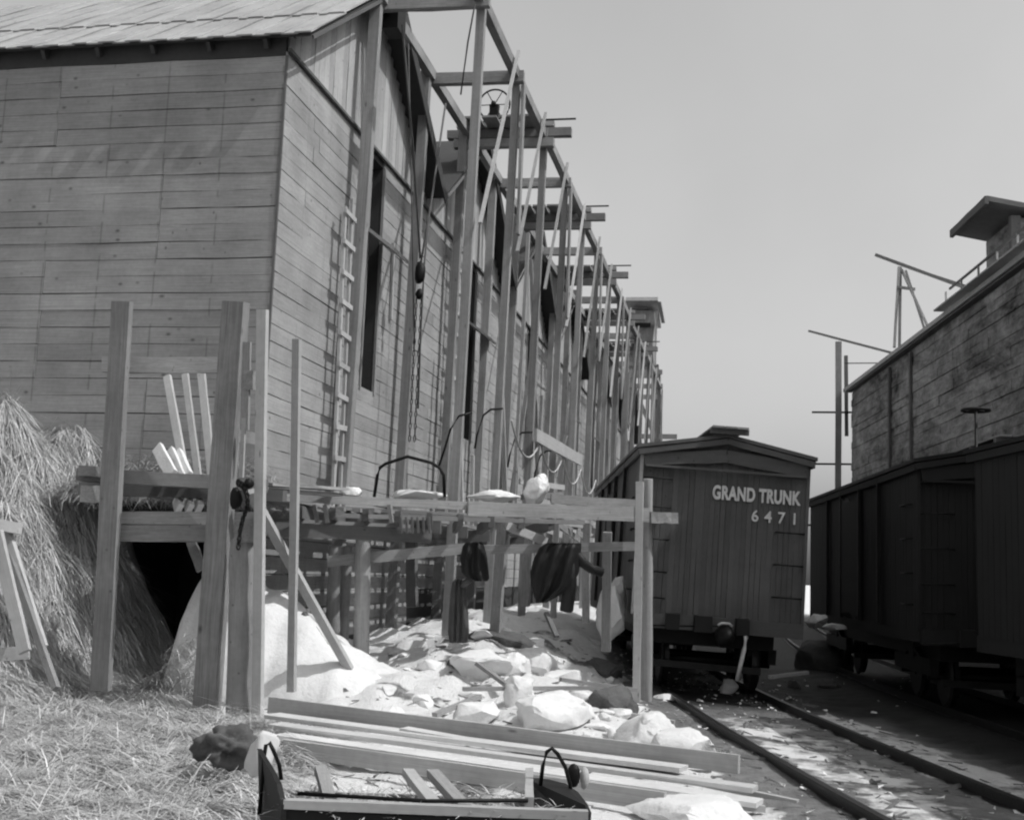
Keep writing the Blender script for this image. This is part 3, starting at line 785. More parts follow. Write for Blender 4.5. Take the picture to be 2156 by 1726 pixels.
ICE = [  # plate x, y, distance, size(m), label
    (1165, 1500, 13.6, (.55, .38, .24), 'large pale ice slab lying behind the long planks'),
    (1005, 1505, 13.4, (.36, .3, .18), 'rounded ice block left of the large slab'),
    (1090, 1462, 14.4, (.2, .2, .22), 'small upright ice lump between two ice blocks'),
    (1370, 1545, 12.6, (.5, .42, .28), 'broad snowy lump in front of the right-hand poles'),
    (1440, 1570, 12.2, (.4, .35, .22), 'low snowy lump right of the planks toward the rail'),
    (1075, 1405, 17.0, (.26, .22, .2), 'ice block in the heap below the black coats'),
    (1120, 1395, 16.8, (.34, .26, .22), 'wide ice block in the heap below the black coats'),
    (1010, 1400, 16.2, (.4, .3, .2), 'flat ice block left in the heap near the grey coat'),
    (1190, 1425, 16.2, (.38, .2, .1), 'thin ice sheet at the right of the heap'),
    (855, 1270, 19.5, (.28, .25, .24), 'ice lump behind the round pile'),
    (900, 1285, 19.3, (.22, .2, .2), 'small ice lump behind the grey coat'),
    (1285, 1310, 19.0, (.24, .3, .5), 'tall ragged snow pillar by the boxcar corner'),
    (1300, 1275, 19.4, (.18, .2, .42), 'ragged snow stuck to the boxcar side'),
    (1130, 1048, 18.3, (.22, .2, .28), 'ragged white ice lump on the platform edge'),
    (1140, 1030, 18.5, (.12, .12, .22), 'small ice shard on the platform edge'),
    (880, 1046, 18.9, (.55, .5, .09), 'low snow patch on the deck under the iron bail'),
    (1035, 1048, 19.5, (.28, .5, .12), 'low snow patch on the deck beyond the outer post'),
    (738, 1040, 17.8, (.24, .2, .10), 'white ice piece on the deck at the ladder foot'),
    (1465, 1715, 9.2, (.48, .42, .15), 'big white snow slab at the bottom edge right of the sled'),
    (1400, 1468, 16.8, (.3, .22, .07), 'thin snow strip beside the left rail'),
    (1535, 1452, 17.6, (.12, .14, .16), 'wet ice heap between the rails under the hose'),
    (1720, 1312, 20.5, (.2, .25, .16), 'ragged white snow on the ground between the boxcars'),
    (1755, 1322, 21.5, (.28, .25, .08), 'flat snow piece between the boxcars'),
    (1640, 1332, 20.5, (.15, .2, .09), 'snow piece beneath the lettered boxcar'),
]
for n_, (x, y, d, s, lab) in enumerate(ICE):
    pos = at(x, y, d) if ('deck' in lab or 'platform' in lab or 'stuck' in lab or 'pillar' in lab or 'between the boxcars' in lab or 'beneath the lettered' in lab) else on_ground(x, y + s[2] * .3 * FPX / d)
    if 'heap' in lab or 'slab' in lab or 'block' in lab: s = tuple(q_ * 1.25 for q_ in s)
    o = chunk('ice_lump', None, pos + V((0, 0, s[2] * .25)), s, M_ICE if n_ % 3 else M_SNOW, n_ + 1, .32, 24)
    tag(o, lab, 'ice lump', 'lumps of ice and snow in the yard')
for n_, (x, y, d, s, lab) in enumerate(((1745, 1440, 18.2, (.27, .22, .14), 'rough grey lump on the dark ground right of the track'),
                          (1670, 1440, 18.4, (.16, .2, .18), 'pointed grey lump beside the right rail'),
                          (1695, 1395, 19.5, (.22, .2, .2), 'grey dirty snow lump under the boxcar corner'),
                          (1290, 1480, 15.5, (.42, .4, .3), 'dark dirty heap at the foot of the poles'),
                          (1275, 1400, 17.2, (.45, .35, .25), 'heap of dark cinders against the poles'),
                          (1730, 1385, 20.6, (.62, .8, .62), 'big black heap of cinders between the boxcars'),
                          (1050, 1340, 18.4, (.5, .6, .22), 'brown earth heap below the bigger black coat'))):
    tag(chunk('dirty_lump', None, on_ground(x, y + s[2] * .3 * FPX / d) + V((0, 0, s[2] * .1)), s, M_CIND, 40 + n_, .2, 26), lab, 'lump', 'dirty lumps')
rr = random.Random(21)
for k in range(70):
    x, y = rr.uniform(790, 1400), rr.uniform(1300, 1560)
    if y < 1300 + .25 * abs(x - 1000): y += 90
    p = on_ground(x, y); sz = rr.uniform(.05, .20)
    if near_track(p.x, p.y) < 1.3: continue
    o = chunk('ice_piece', None, p + V((0, 0, sz * .15)), (sz * rr.uniform(.8, 1.6), sz * rr.uniform(.8, 1.4), sz * rr.uniform(.4, .8)), M_SNOW if k % 2 else M_ICE, 100 + k, .28, 16)
    tag(o, 'small broken ice piece strewn in the snow below the platform', 'ice piece', 'small broken ice pieces')
# scattered small chips: too many to tell apart
vs, fs = [], []
rr = random.Random(3)
for k in range(1500):
    x = rr.uniform(-5.5, 3.2); y = rr.uniform(9.5, 26)
    if x > next((q[0] for q in TR1 if q[1] >= y), -3.) + 1.5 and rr.random() < .85: continue
    s = rr.uniform(.012, .05) * (1.6 if rr.random() < .08 else 1); z = ground_z(x, y)
    k0 = len(vs); pts_ = [V((rr.uniform(-1, 1), rr.uniform(-1, 1), rr.uniform(0, .8))) for q in range(5)]
    vs += [V((x, y, z)) + p * s for p in pts_]; fs += [tuple(k0 + i for i in q) for q in ((0, 1, 2), (0, 2, 3), (0, 3, 1), (1, 2, 4), (2, 3, 4), (3, 1, 4))]
dv, df = [], []
for k in range(1700):
    x = rr.uniform(-6, 3.2); y = rr.uniform(9.5, 24); s = rr.uniform(.010, .035) * (2.2 if rr.random() < .06 else 1)
    if (fbm(x, y, 1.0, 61) < .0 and x < 0) or x > next((q[0] for q in TR1 if q[1] >= y), -3.) + 1.6: continue
    z = ground_z(x, y); a = rr.uniform(0, 3.2); L = V((cos(a), sin(a), rr.uniform(-.1, .25))) * s * rr.uniform(1, 4); w_ = V((-sin(a), cos(a), 0)) * s * .5; h_ = V((0, 0, s * .5)); p = V((x, y, z)); k0 = len(dv)
    dv += [p - L - w_, p + L - w_, p + L + w_, p - L + w_, p - L + h_, p + L + h_ * .7]; df += [tuple(k0 + i for i in q) for q in ((0, 1, 5, 4), (3, 4, 5, 2), (0, 4, 3), (1, 2, 5))]
tag(mesh('dark_debris', dv, df, M_DARKW), 'dark splinters and rubbish scattered over the snow and track', 'debris', None, 'stuff')
tag(mesh('ice_chips', vs, fs, M_ICE), 'small scattered ice and wood chips over the yard', 'chips', None, 'stuff')

# ------------------------------------------------------------------ coats
def drape(name, label, rows, d, thick, mat, folds=3, seed=0, cat='coat'):
    """rows: (plate y, x left, x right); a hanging cloth body of real thickness at distance d"""
    vs, fs = [], []; NU = 14; R = []
    for a, c in zip(rows[:-1], rows[1:]):
        for k in range(4): R.append(tuple(a[i] + (c[i] - a[i]) * k / 4 for i in range(3)))
    R.append(rows[-1]); back = V((fw.x, fw.y, 0)).normalized()
    for ri, (y, xl, xr) in enumerate(R):
        for j in range(2 * NU):
            u = j / NU if j < NU else 2 - j / NU
            side = -1 if j < NU else 1
            p = at(xl + (xr - xl) * u, y, d)
            bul = sqrt(max(0, 1 - (2 * u - 1) ** 2)) * thick * (.55 + .45 * sm(ri / len(R), 0, .4))
            f_ = .45 * thick * sin(u * folds * 2 * pi + seed + ri * .12) * sin(pi * u)
            p = p + back * (side * bul + f_ + .02 * noise.noise(V((u * 5, ri * .4, seed))))
            vs.append(p)
    n = 2 * NU
    for i in range(len(R) - 1):
        for j in range(n): fs.append((i * n + j, (i + 1) * n + j, (i + 1) * n + (j + 1) % n, i * n + (j + 1) % n))
    fs.append(tuple(range(n))); fs.append(tuple(reversed([(len(R) - 1) * n + j for j in range(n)])))
    t = thing(name, label, cat, at(rows[-1][1], rows[-1][0], d), 'coats hung on the platform timbers')
    mesh('cloth', vs, fs, mat, t, False, True)
    return t
drape('hung_coat', 'small black coat slung over the lower rail above the grey coat', [(1142, 980, 1016), (1150, 974, 1020), (1175, 969, 1026), (1205, 972, 1029), (1218, 984, 1030), (1223, 1000, 1026)], 17.0, .14, M_COAT, 2, 1)
c2 = drape('hung_coat', 'big black coat over the lower rail with one sleeve sticking out to the right', [(1143, 1150, 1224), (1152, 1136, 1224), (1175, 1124, 1222), (1205, 1116, 1219), (1235, 1118, 1205), (1255, 1124, 1175), (1268, 1128, 1150)], 17.1, .2, M_COAT, 3, 2)
tube('sleeve', c2, [at(1212, 1165, 17.1), at(1228, 1185, 17.15), at(1245, 1197, 17.2), at(1268, 1205, 17.25)], .07, M_COAT)
tube('sleeve', c2, [at(1198, 1170, 17.05), at(1200, 1230, 17.1), at(1192, 1285, 17.15)], .10, M_COAT)
c3 = drape('hung_coat', 'long grey coat hanging on a post below the platform', [(1218, 958, 976), (1226, 952, 980), (1250, 948, 983), (1290, 945, 986), (1330, 943, 988), (1352, 946, 984)], 17.3, .15, M_COATG, 4, 3)
tube('sleeve', c3, [at(972, 1232, 17.2), at(982, 1226, 17.15), at(990, 1218, 17.1)], .05, M_COATG)

# ------------------------------------------------------------------ boxcars
def boxcar(name, label, M, L=10.2, lettered=False, paint=M_CAR, group='boxcars on the sidings', end_boards=True, side=-1, drop=0.):
    """local frame: x across, y away from the near end, z up from rail top"""
    c = thing(name, label, 'boxcar', group=group, M=M)
    W2 = 1.30; zb, ze, zp = 1.10, 3.66 - drop, 3.89 - drop
    def lb(n, p0, p1, w, h, mat, up=(0, 0, 1), par=c): return beam(n, par, p0, p1, w, h, mat, up, True)
    poly = [(-W2, .05, zb), (W2, .05, zb), (W2, .05, ze), (0, .05, zp), (-W2, .05, ze)]
    body = prism('body', c, poly, (0, L - .1, 0), paint, True)
    nb = 31; bw = 2 * W2 / nb
    for k in range(nb if end_boards else 0):
        x = -W2 + (k + .5) * bw; zt = ze + (zp - ze) * (1 - abs(x) / W2) - .05
        lb('end_board', (x, .045 - .008 + random.uniform(-.002, .002), zb), (x, .045 - .008 + random.uniform(-.002, .002), zt), bw - .004, .02, paint, (0, 1, 0))
    # side boards on the visible side
    ns = int(L / .17)
    for k in range(ns):
        y = .06 + (k + .5) * (L - .12) / ns
        lb('side_board', (side * (W2 + .006), y, zb), (side * (W2 + .006), y, ze - .03), .02, (L - .12) / ns - .01, paint, (0, 1, 0))
    for s in (-1, 1):   # corner irons
        lb('corner_post', (s * (W2 + .01), .02, zb - .02), (s * (W2 + .01), .02, ze - .02), .05, .06, M_FASC if (lettered and s < 0) else paint, (0, 1, 0))
    # roof: two slopes with overhang, ridge planks
    for s in (-1, 1):
        prism('roof_slope', c, [(0, -.13, zp + .02), (s * (W2 + .11), -.13, ze - .012), (s * (W2 + .11), L + .13, ze - .012), (0, L + .13, zp + .02)], (0, 0, .055 if s > 0 else .0551), M_IRON if not lettered else M_CAR, True)
        lb('fascia', (0, -.10, zp - .04), (s * (W2 + .08), -.10, ze - .07), .035, .09, paint)
        lb('peak_board', (0, -.045, zp - .27), (s * (W2 - .02), -.045, ze - .18), .035, .20, paint)
        lb('eave_board', (s * (W2 + .065), -.09, ze - .075), (s * (W2 + .065), L + .09, ze - .075), .04, .10, paint)
    lb('peak_ledge', (-W2 + .05, -.07, ze - .27), (W2 - .05, -.07, ze - .27), .05, .035, paint)
    for k in (-1, 0, 1): lb('running_board', (k * .19, -.34, zp + .155), (k * .19, L + .3, zp + .155), .17, .03, M_DECK)
    for y in [-.2 + i * 1.2 for i in range(int(L / 1.2) + 1)]:
        lb('saddle', (-.3, y, zp + .1), (.3, y, zp + .1), .08, .08, M_DARKW)
    # grab irons on the end
    for x, zs in ((-1.05, (3.2, 2.75, 2.25, 1.75, 1.35)), (1.05, (2.5, 2.0, 1.5))):
        for z in zs:
            tube('grab_iron', c, [(x - .22, .02, z), (x - .22, -.06, z), (x + .22, -.06, z), (x + .22, .02, z)], .013, M_IRON, 6, True)
    for z in (2.9, 2.4, 1.9, 1.45):
        tube('grab_iron', c, [(side * W2, .35, z), (side * (W2 + .07), .35, z), (side * (W2 + .07), .85, z), (side * W2, .85, z)], .013, M_IRON, 6, True)
    # door on the visible side
    dr = lb('door', (side * (W2 + .05), L / 2 - .8, 2.2), (side * (W2 + .05), L / 2 + .8, 2.2), .05, 2.1, paint)
    for y in (L / 2 - .8, L / 2 + .85, 2.4, L - 2.4): lb('side_batten', (side * (W2 + .06), y, zb), (side * (W2 + .06), y, ze - .03), .06, .08, M_IRON, (0, 1, 0))
    # end sill, bumpers, coupler, hose, brake rigging
    lb('end_sill', (-W2, -.06, zb - .09), (W2, -.06, zb - .09), .18, .22, paint)
    lb('side_sill', (side * (W2 - .06), 0, zb - .08), (side * (W2 - .06), L, zb - .08), .14, .2, paint)
    box('underframe', c, -.95, .95, .3, L - .3, .66, 1.0, M_IRON, True)
    for x in (-.72, -.25, .35): lb('dead_block', (x, -.3, zb - .09), (x, -.1, zb - .09), .2 if x != -.25 else .26, .24, M_CARD)
    cp_ = lump('coupler', c, (0, 0, 0), (.16, .3, .17), M_IRON, 5, .3, 2); cp_.matrix_basis = Matrix.Translation((.05, -.45, .86))
    tube('coupler_pin', c, [(-.08, -.58, 1.02), (-.03, -.6, 1.06), (.08, -.6, 1.06), (.13, -.58, 1.02)], .02, M_HOSE if lettered else M_IRON, 6, True)
    tube('air_hose', c, [(.42, -.15, .9), (.40, -.3, .86), (.36, -.42, .7), (.31, -.45, .45), (.27, -.46, .22)], .032, M_HOSE if lettered else M_IRON, 8, True)
    tube('uncoupling_lever', c, [(-1.25, -.2, .92), (-.9, -.2, .94), (0, -.3, 1.0)], .014, M_IRON, 6, True)
    for yt in (1.6, L - 1.6):
        tr = bpy.data.objects.new('truck', None); link(tr, c, Matrix.Translation((0, yt, 0)), True)
        for s in (-1, 1):
            beam('side_frame', tr, (s * .98, -1.1, .55), (s * .98, 1.1, .55), .12, .24, M_IRON, (0, 0, 1), True)
            beam('arch_bar', tr, (s * 1.0, -1.0, .5), (s * 1.0, 0, .82), .08, .06, M_IRON, (0, 0, 1), True); beam('arch_bar', tr, (s * 1.0, 0, .82), (s * 1.0, 1.0, .5), .08, .06, M_IRON, (0, 0, 1), True)
        beam('bolster', tr, (-1.05, 0, .75), (1.05, 0, .75), .3, .25, M_IRON, (0, 0, 1), True)
        beam('brake_beam', tr, (-.95, -1.35, .36), (.75, -1.35, .34), .1, .10, M_RUST, (0, 0, 1), True)
        for ya in (-.8, .8):
            for s in (-1, 1):
                vs, fs = [], []
                prof = ((-.06, .10), (-.06, .40), (-.03, .455), (0, .42), (.07, .415), (.07, .36), (.03, .30), (.03, .10))
                NN = 22
                for q in range(NN):
                    a = 2 * pi * q / NN
                    for (o, r) in prof: vs.append((s * (.72 - o), ya + r * cos(a), .42 + r * sin(a)))
                npf = len(prof)
                for q in range(NN):
                    for j in range(npf): fs.append((q * npf + j, q * npf + (j + 1) % npf, ((q + 1) % NN) * npf + (j + 1) % npf, ((q + 1) % NN) * npf + j))
                mesh('wheel', vs, fs, M_RUST, tr, True)
            tube('axle', tr, [(-1.0, ya, .42), (1.0, ya, .42)], .06, M_IRON, 8, True)
    return c
def carM(x, y, head, lean=0.): return Matrix.Translation((x, y, 0)) @ Matrix.Rotation(head, 4, 'Z') @ Matrix.Rotation(lean, 4, 'Y')
TEXT_ROT = Matrix.Rotation(pi / 2, 4, 'X')
gt = boxcar('boxcar', 'wooden boxcar lettered GRAND TRUNK 6471 seen end-on in the centre right', carM(-.54, 19.22, radians(10.9), .040), 10.4, True)
text('lettering', gt, 'GRAND TRUNK', .29, Matrix.Translation((.50, -.008, 3.04)) @ TEXT_ROT @ Matrix.Diagonal((.63, 1, 1, 1)), M_PAINT, .012, 1.06)
for k, ch_ in enumerate('6471'): text('lettering', gt, ch_, .25, Matrix.Translation((.50 + .205 * k, -.008, 2.72)) @ TEXT_ROT @ Matrix.Diagonal((.95, 1, 1, 1)), M_PAINT, .0035)
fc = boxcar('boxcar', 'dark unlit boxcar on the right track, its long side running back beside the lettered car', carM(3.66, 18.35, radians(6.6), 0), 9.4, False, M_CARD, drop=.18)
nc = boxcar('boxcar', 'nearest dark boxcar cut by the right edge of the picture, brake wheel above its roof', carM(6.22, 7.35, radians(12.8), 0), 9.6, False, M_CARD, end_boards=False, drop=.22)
text('lettering', nc, 'C', .26, Matrix(((0, 0, -1, -1.345), (-1, 0, 0, 7.85), (0, 1, 0, 2.68), (0, 0, 0, 1))), M_PAINT, .006)
# brake staff and wheel on the far end of the nearest car
tube('brake_staff', nc, [(-1.22, 9.75, 1.2), (-1.22, 9.75, 4.02)], .02, M_IRON, 7, True)
tube('brake_wheel', nc, [(-1.22 + .17 * cos(a), 9.75 + .17 * sin(a), 4.02) for a in [2 * pi * i / 20 for i in range(20)]], .022, M_IRON, 6, True, closed=True)
for a in range(4): tube('brake_wheel_spoke', nc, [(-1.22, 9.75, 4.02), (-1.22 + .16 * cos(a * pi / 2 + .4), 9.75 + .16 * sin(a * pi / 2 + .4), 4.02)], .012, M_IRON, 5, True)

# ------------------------------------------------------------------ building on the right
RX0, RS = 11.0, -.123
RH = math.atan(.123); RZ = 10.25
RM = Matrix.Translation((RX0, 0, 0)) @ Matrix.Rotation(RH, 4, 'Z')     # local y runs along the wall, local x into the building
rb = thing('right_ice_house', 'large dark stained ice house rising behind the boxcars on the right', 'ice house', M=RM)
KL = 1 / cos(RH)
box('wall', rb, 0, 18, -8, 54.4 * KL, 0, RZ, M_RWALL, True)
for r in range(26):
    z = RZ - .2 - (r + .5) * .31
    cuts = [20.] + [24 + 5.2 * k + (r * 1.7) % 5.2 for k in range(7)]
    cuts = [c_ for c_ in cuts if c_ < 54.2 * KL] + [54.4 * KL]
    for a, c_ in zip(cuts[:-1], cuts[1:]):
        if c_ - a < .3: continue
        t = random.uniform(.03, .075)
        beam('siding_board', rb, (-t / 2, a + .02, z), (-t / 2, c_ - .02, z), t, .295, M_RWALL, (0, 0, 1), True)
for y in [y_ * KL for y_ in (44.1, 47.2)]:
    beam('wall_batten', rb, (-.12, y, 0), (-.12, y, RZ - .3), .08, .16, M_DARKW, (0, 1, 0), True)
for y in (20.,): beam('wall_batten', rb, (-.03, y, 0), (-.03, y, RZ - .3), .06, .12, M_RWALL, (0, 1, 0), True)
prism('roof', rb, [(-.25, -8.4, RZ - .04), (9, -8.4, RZ + 3.6), (9, 55.2, RZ + 3.6), (-.25, 55.2, RZ - .04)], (0, 0, .08), M_ROOF, True)
beam('fascia', rb, (-.27, -8.4, RZ + .0), (-.27, 55.4, RZ + .0), .05, .15, M_FASC, (0, 0, 1), True)
beam('soffit', rb, (-.12, -8.3, RZ - .12), (-.12, 55, RZ - .12), .22, .06, M_DARKW, (0, 0, 1), True)
# walkway rail near the dormer
for y in [24 + 1.6 * k for k in range(10)]: beam('walk_post', rb, (-.55, y, RZ + .1), (-.55, y, RZ + .45), .05, .05, M_FASC, (0, 1, 0), True)
beam('walk_rail', rb, (-.55, 22, RZ + .44), (-.55, 38, RZ + .44), .05, .06, M_DARKW, (0, 0, 1), True)
beam('walk_board', rb, (-.35, 22, RZ + .16), (-.35, 39.8, RZ + .16), .4, .05, M_FASC, (0, 0, 1), True)
def dormer(y, big=1.0, h=None):
    d = bpy.data.objects.new('dormer', None); link(d, rb, Matrix.Translation((0, y, RZ)), True)
    h = h or 2.05 * big
    prism('dormer_wall', d, [(.05, -.1, -.2), (6.5, -.1, -.2), (6.5, -.1, .3), (.05, -.1, h)], (0, 3.2 * big, 0), M_RWALL, True)
    beam('dormer_post', d, (0, -.12, 0), (0, -.12, h), .25, .2, M_DARKW, (0, 1, 0), True)
    prism('dormer_roof', d, [(-.8, -.4, h + .34), (7, -.5, .28), (7, 3.6 * big, .28), (-.8, 3.6 * big, h + .34)], (0, 0, .14), M_DARKW, True)
    beam('dormer_eave', d, (-.81, -.4, h + .36), (-.81, 3.6 * big, h + .36), .1, .22, M_DARKW, (0, 0, 1), True)
dormer(33.7 * KL, .8, 1.45); dormer(17.3, 1.9)  # second one is unseen, added and sized to shade the boxcar end
# A-frame derrick on the eave
df = thing('aframe_derrick', 'light A-frame derrick with boom on the eave of the right building', 'derrick', RM @ V((-.3, 46.6 * KL, RZ)))
q = lambda x, y, z: RM @ V((x, (y - 1.6) * KL, z))
beam('leg', df, q(-.5, 46.4, RZ), q(-.2, 46.9, RZ + 3.1), .09, .11, M_POST, BK); beam('leg', df, q(-.2, 46.9, RZ), q(-.15, 46.9, RZ + 3.1), .1, .11, M_POST, BK)
beam('leg', df, q(.75, 46.0, RZ + .3), q(-.1, 46.9, RZ + 3.0), .08, .1, M_POST, BK); beam('leg', df, q(.95, 47.2, RZ + .3), q(.05, 46.95, RZ + 3.0), .07, .08, M_POST, BK)
beam('boom', df, q(-1.0, 47.1, RZ + 3.6), q(2.3, 44.6, RZ + 1.5), .09, .12, M_POST); tube('stay', df, [q(-.1, 46.9, RZ + 3.2), q(2.8, 44.4, RZ + 1.4)], .02, M_ROPE)
beam('tie_piece', df, q(-.3, 46.7, RZ + 2.3), q(.3, 46.6, RZ + 2.2), .06, .1, M_POST)
q = lambda x, y, z: RM @ V((x + .25, (y - 1.2) * KL, z))
# corner mast
ms = thing('corner_mast', 'tall pole with boom and cross arms at the far corner of the right building', 'mast', RM @ V((-1.2, 56 * KL, 0)))
beam('mast', ms, q(-.75, 56.2, 0), q(-.75, 56.2, RZ + 2.2), .26, .22, M_POST, BK); beam('mast', ms, q(-.35, 56.4, RZ - 2), q(-.4, 56.3, RZ + 1.6), .16, .16, M_DARKW, BK)
beam('boom', ms, q(-2.0, 56.6, RZ + 2.75), q(1.6, 54, RZ + 1.2), .08, .1, M_POST); tube('stay', ms, [q(-.5, 56, RZ + 1.2), q(1.4, 54.5, RZ + 1.0)], .025, M_ROPE)
for z in (RZ - 1.0, RZ - 3.3, RZ - 6.): tube('cross_arm', ms, [q(-1.9 if z > 6 else -2.3, 56.2, z), q(.3, 56.2, z + .05)], .045, M_IRON)

# ------------------------------------------------------------------ foreground: long planks
PL = [  # left end, right end in plate coordinates with distances, width, thickness, label
    ((568, 1482, 12.6), (1556, 1608, 10.3), .06, .15, M_PLANK, 'long grey plank on edge at the back of the foreground pile'),
    ((572, 1506, 12.25), (1440, 1618, 10.3), .24, .04, M_PALEB, 'long pale plank lying second from the back of the pile'),
    ((578, 1526, 11.9), (1590, 1660, 9.9), .22, .04, M_PALEB, 'long pale plank in the middle of the pile, reaching farthest right'),
    ((588, 1548, 11.55), (1600, 1690, 9.6), .24, .04, M_PALEB, 'long pale plank second from the front of the pile'),
    ((598, 1572, 11.1), (1400, 1688, 9.5), .05, .145, M_PLANK, 'grey plank on edge at the front of the pile, above the sled'),
    ((850, 1535, 11.6), (1500, 1648, 10.2), .16, .04, M_PALEB, 'short pale board laid on the middle of the pile'),
]
for (a, c, w, h, mt, lab) in PL:
    tag(beam('long_plank', None, at(*a), at(*c), w, h, mt), lab, 'plank', 'long planks piled in the foreground')
for k, ((xa, ya, da), (xb_, yb_, db), lab) in enumerate((((990, 1385, 16.4), (1065, 1440, 15.6), 'pole lying in the snow near the grey coat'),
        ((975, 1450, 15.2), (1290, 1447, 15.8), 'thin stick lying across the snow'),
        ((915, 1505, 13.8), (1010, 1465, 14.6), 'broken stick at the left of the ice blocks'),
        ((1180, 1430, 15.4), (1340, 1452, 15.8), 'grey board on the ground before the poles'),
        ((1150, 1290, 18.4), (1172, 1340, 18.0), 'dark pick handle stuck in the snow under the black coat'),
        ((1330, 1505, 14.6), (1420, 1520, 14.4), 'pale splinter lying at the foot of the poles'),
        ((1620, 1425, 18.2), (1700, 1415, 18.6), 'grey stick lying under the lettered boxcar corner'),
        ((1500, 1690, 9.6), (1610, 1702, 9.6), 'short pale board near the left rail at the bottom'),
        ((1440, 1640, 10.5), (1680, 1690, 10.0), 'thin pale lath beside the plank pile'),
        ((640, 1290, 16.4), (700, 1380, 16.0), 'crooked stick on the snow bank'))):
    tag(beam('loose_stick', None, at(xa, ya, da), at(xb_, yb_, db), .07, .05, M_DARKW if 'dark' in lab or 'crooked' in lab else (M_PALE if 'pale' in lab else M_POST)), lab, 'stick', 'loose sticks and boards')

# ------------------------------------------------------------------ foreground: sled
sd = thing('ice_sled', 'low wooden sled with dark rounded end plates and iron hoops at the bottom edge', 'sled', at(900, 1740, 7.2))
NL, NR, FL, FR = at(598, 1700, 6.9), at(1238, 1706, 6.9), at(606, 1648, 7.75), at(1120, 1650, 7.75)
def onz(p, z): return V((p.x, p.y, z))
zt = (NL.z + NR.z) / 2; NL, NR = onz(NL, zt), onz(NR, zt); FL, FR = onz(FL, zt), onz(FR, zt)
dn = V((0, 0, -1))
beam('near_rail', sd, NL, NR, .07, .05, M_PALE)
beam('near_side', sd, NL + dn * .16, NR + dn * .16, .04, .26, M_CARD)
beam('far_rail', sd, FL + dn * .10, FR + dn * .10, .05, .04, M_DECK)
beam('far_side', sd, FL + dn * .20, FR + dn * .20, .03, .14, M_DECK)
prism('floor', sd, [NL + dn * .27, NR + dn * .27, FR + dn * .27, FL + dn * .27], (0, 0, .03), M_DECK)
for f_, mt in ((.16, M_POST), (.52, M_PALE), (.62, M_POST)):
    beam('crossbar', sd, NL.lerp(NR, f_) + dn * .03, FL.lerp(FR, f_ - .03) + V((0, 0, .06)), .075, .05, mt)
tube('tie_rod', sd, [NL.lerp(NR, .05).lerp(FL, .18) + V((0, 0, .03)), NL.lerp(NR, .4).lerp(FR, .15) + V((0, 0, .02)), NL.lerp(NR, .8).lerp(FR, .12) + V((0, 0, .05))], .012, M_IRON)
def endplate(a, c, hgt, lean, mat, par, nm):
    e = (c - a); n = 12; prof = []
    for k in range(n + 1):
        f_ = k / n; prof.append(a + e * f_ + V((0, 0, hgt * sin(pi * f_) ** .55)) + lean * sin(pi * f_))
    prof += [c + dn * .3, a + dn * .3]
    ax = V((e.y, -e.x, 0)).normalized() * .03
    return prism(nm, par, prof, ax, mat)
endplate(NL + V((-.0, -.04, .0)), FL + V((-.22, .1, .02)), .20, V((-.10, 0, 0)), M_CARD, sd, 'end_plate')
prism('end_plate', sd, [at(1106, 1637, 7.72), at(1150, 1641, 7.68), at(1186, 1650, 7.6), at(1212, 1668, 7.4), at(1232, 1694, 7.05), at(1240, 1712, 6.88), at(1236, 1760, 6.88), at(1128, 1735, 7.2)], (.01, .035, 0), M_CARD)
beam('end_cleat', sd, FR + V((-.03, .05, .06)), NR + V((-.35, .05, .02)), .05, .10, M_PALE)
for hp in (((546, 1715), (550, 1660), (555, 1600), (560, 1568), (567, 1562), (576, 1580), (588, 1610), (592, 1640)), ((1138, 1652), (1143, 1612), (1151, 1582), (1162, 1575), (1174, 1586), (1190, 1614), (1200, 1650), (1204, 1690))):
    tube('hoop', sd, [at(x, y, 7.5) for (x, y) in hp], .013, M_IRON)
vs, fs = [], []; NN = 16
for j in range(NN + 1):
    for i in range(NN + 1):
        p = NL.lerp(NR, .03 + .76 * i / NN).lerp(FL.lerp(FR, .03 + .9 * i / NN), .06 + .88 * j / NN)
        vs.append((p.x, p.y, zt - .125 + .10 * fbm(p.x, p.y, .28, 51)))
fs = [(j * (NN + 1) + i, j * (NN + 1) + i + 1, (j + 1) * (NN + 1) + i + 1, (j + 1) * (NN + 1) + i) for j in range(NN) for i in range(NN)]
k0 = len(vs); vs += [(v[0], v[1], zt - .25) for v in vs]; fs += [tuple(k0 + i for i in reversed(f)) for f in fs[:NN * NN]]
tag(mesh('sled_litter', vs, fs, M_SNOW, None, False, True), 'dirty snow and litter lying inside the sled', 'snow', None, 'stuff')
tag(chunk('white_sack', None, at(548, 1590, 8.4), (.16, .15, .20), M_SACK, 3, .55, 13), 'white crumpled sack leaning at the left end of the sled', 'sack')
tag(lump('dark_cloth_heap', None, at(482, 1570, 9.6), (.20, .19, .14), M_COATG, 8, .8, 4), 'dark crumpled cloth heap at the foot of the thick post', 'cloth')
sh = thing('shovel_blade', 'small dark upright plate behind the right end of the sled', 'plate', at(1215, 1650, 8.2))
lump('blade', sh, at(1208, 1632, 8.2), (.045, .03, .085), M_IRON, 2, .2, 2); lump('socket', sh, at(1230, 1638, 8.25), (.035, .03, .075), M_PALE, 5, .2, 2)

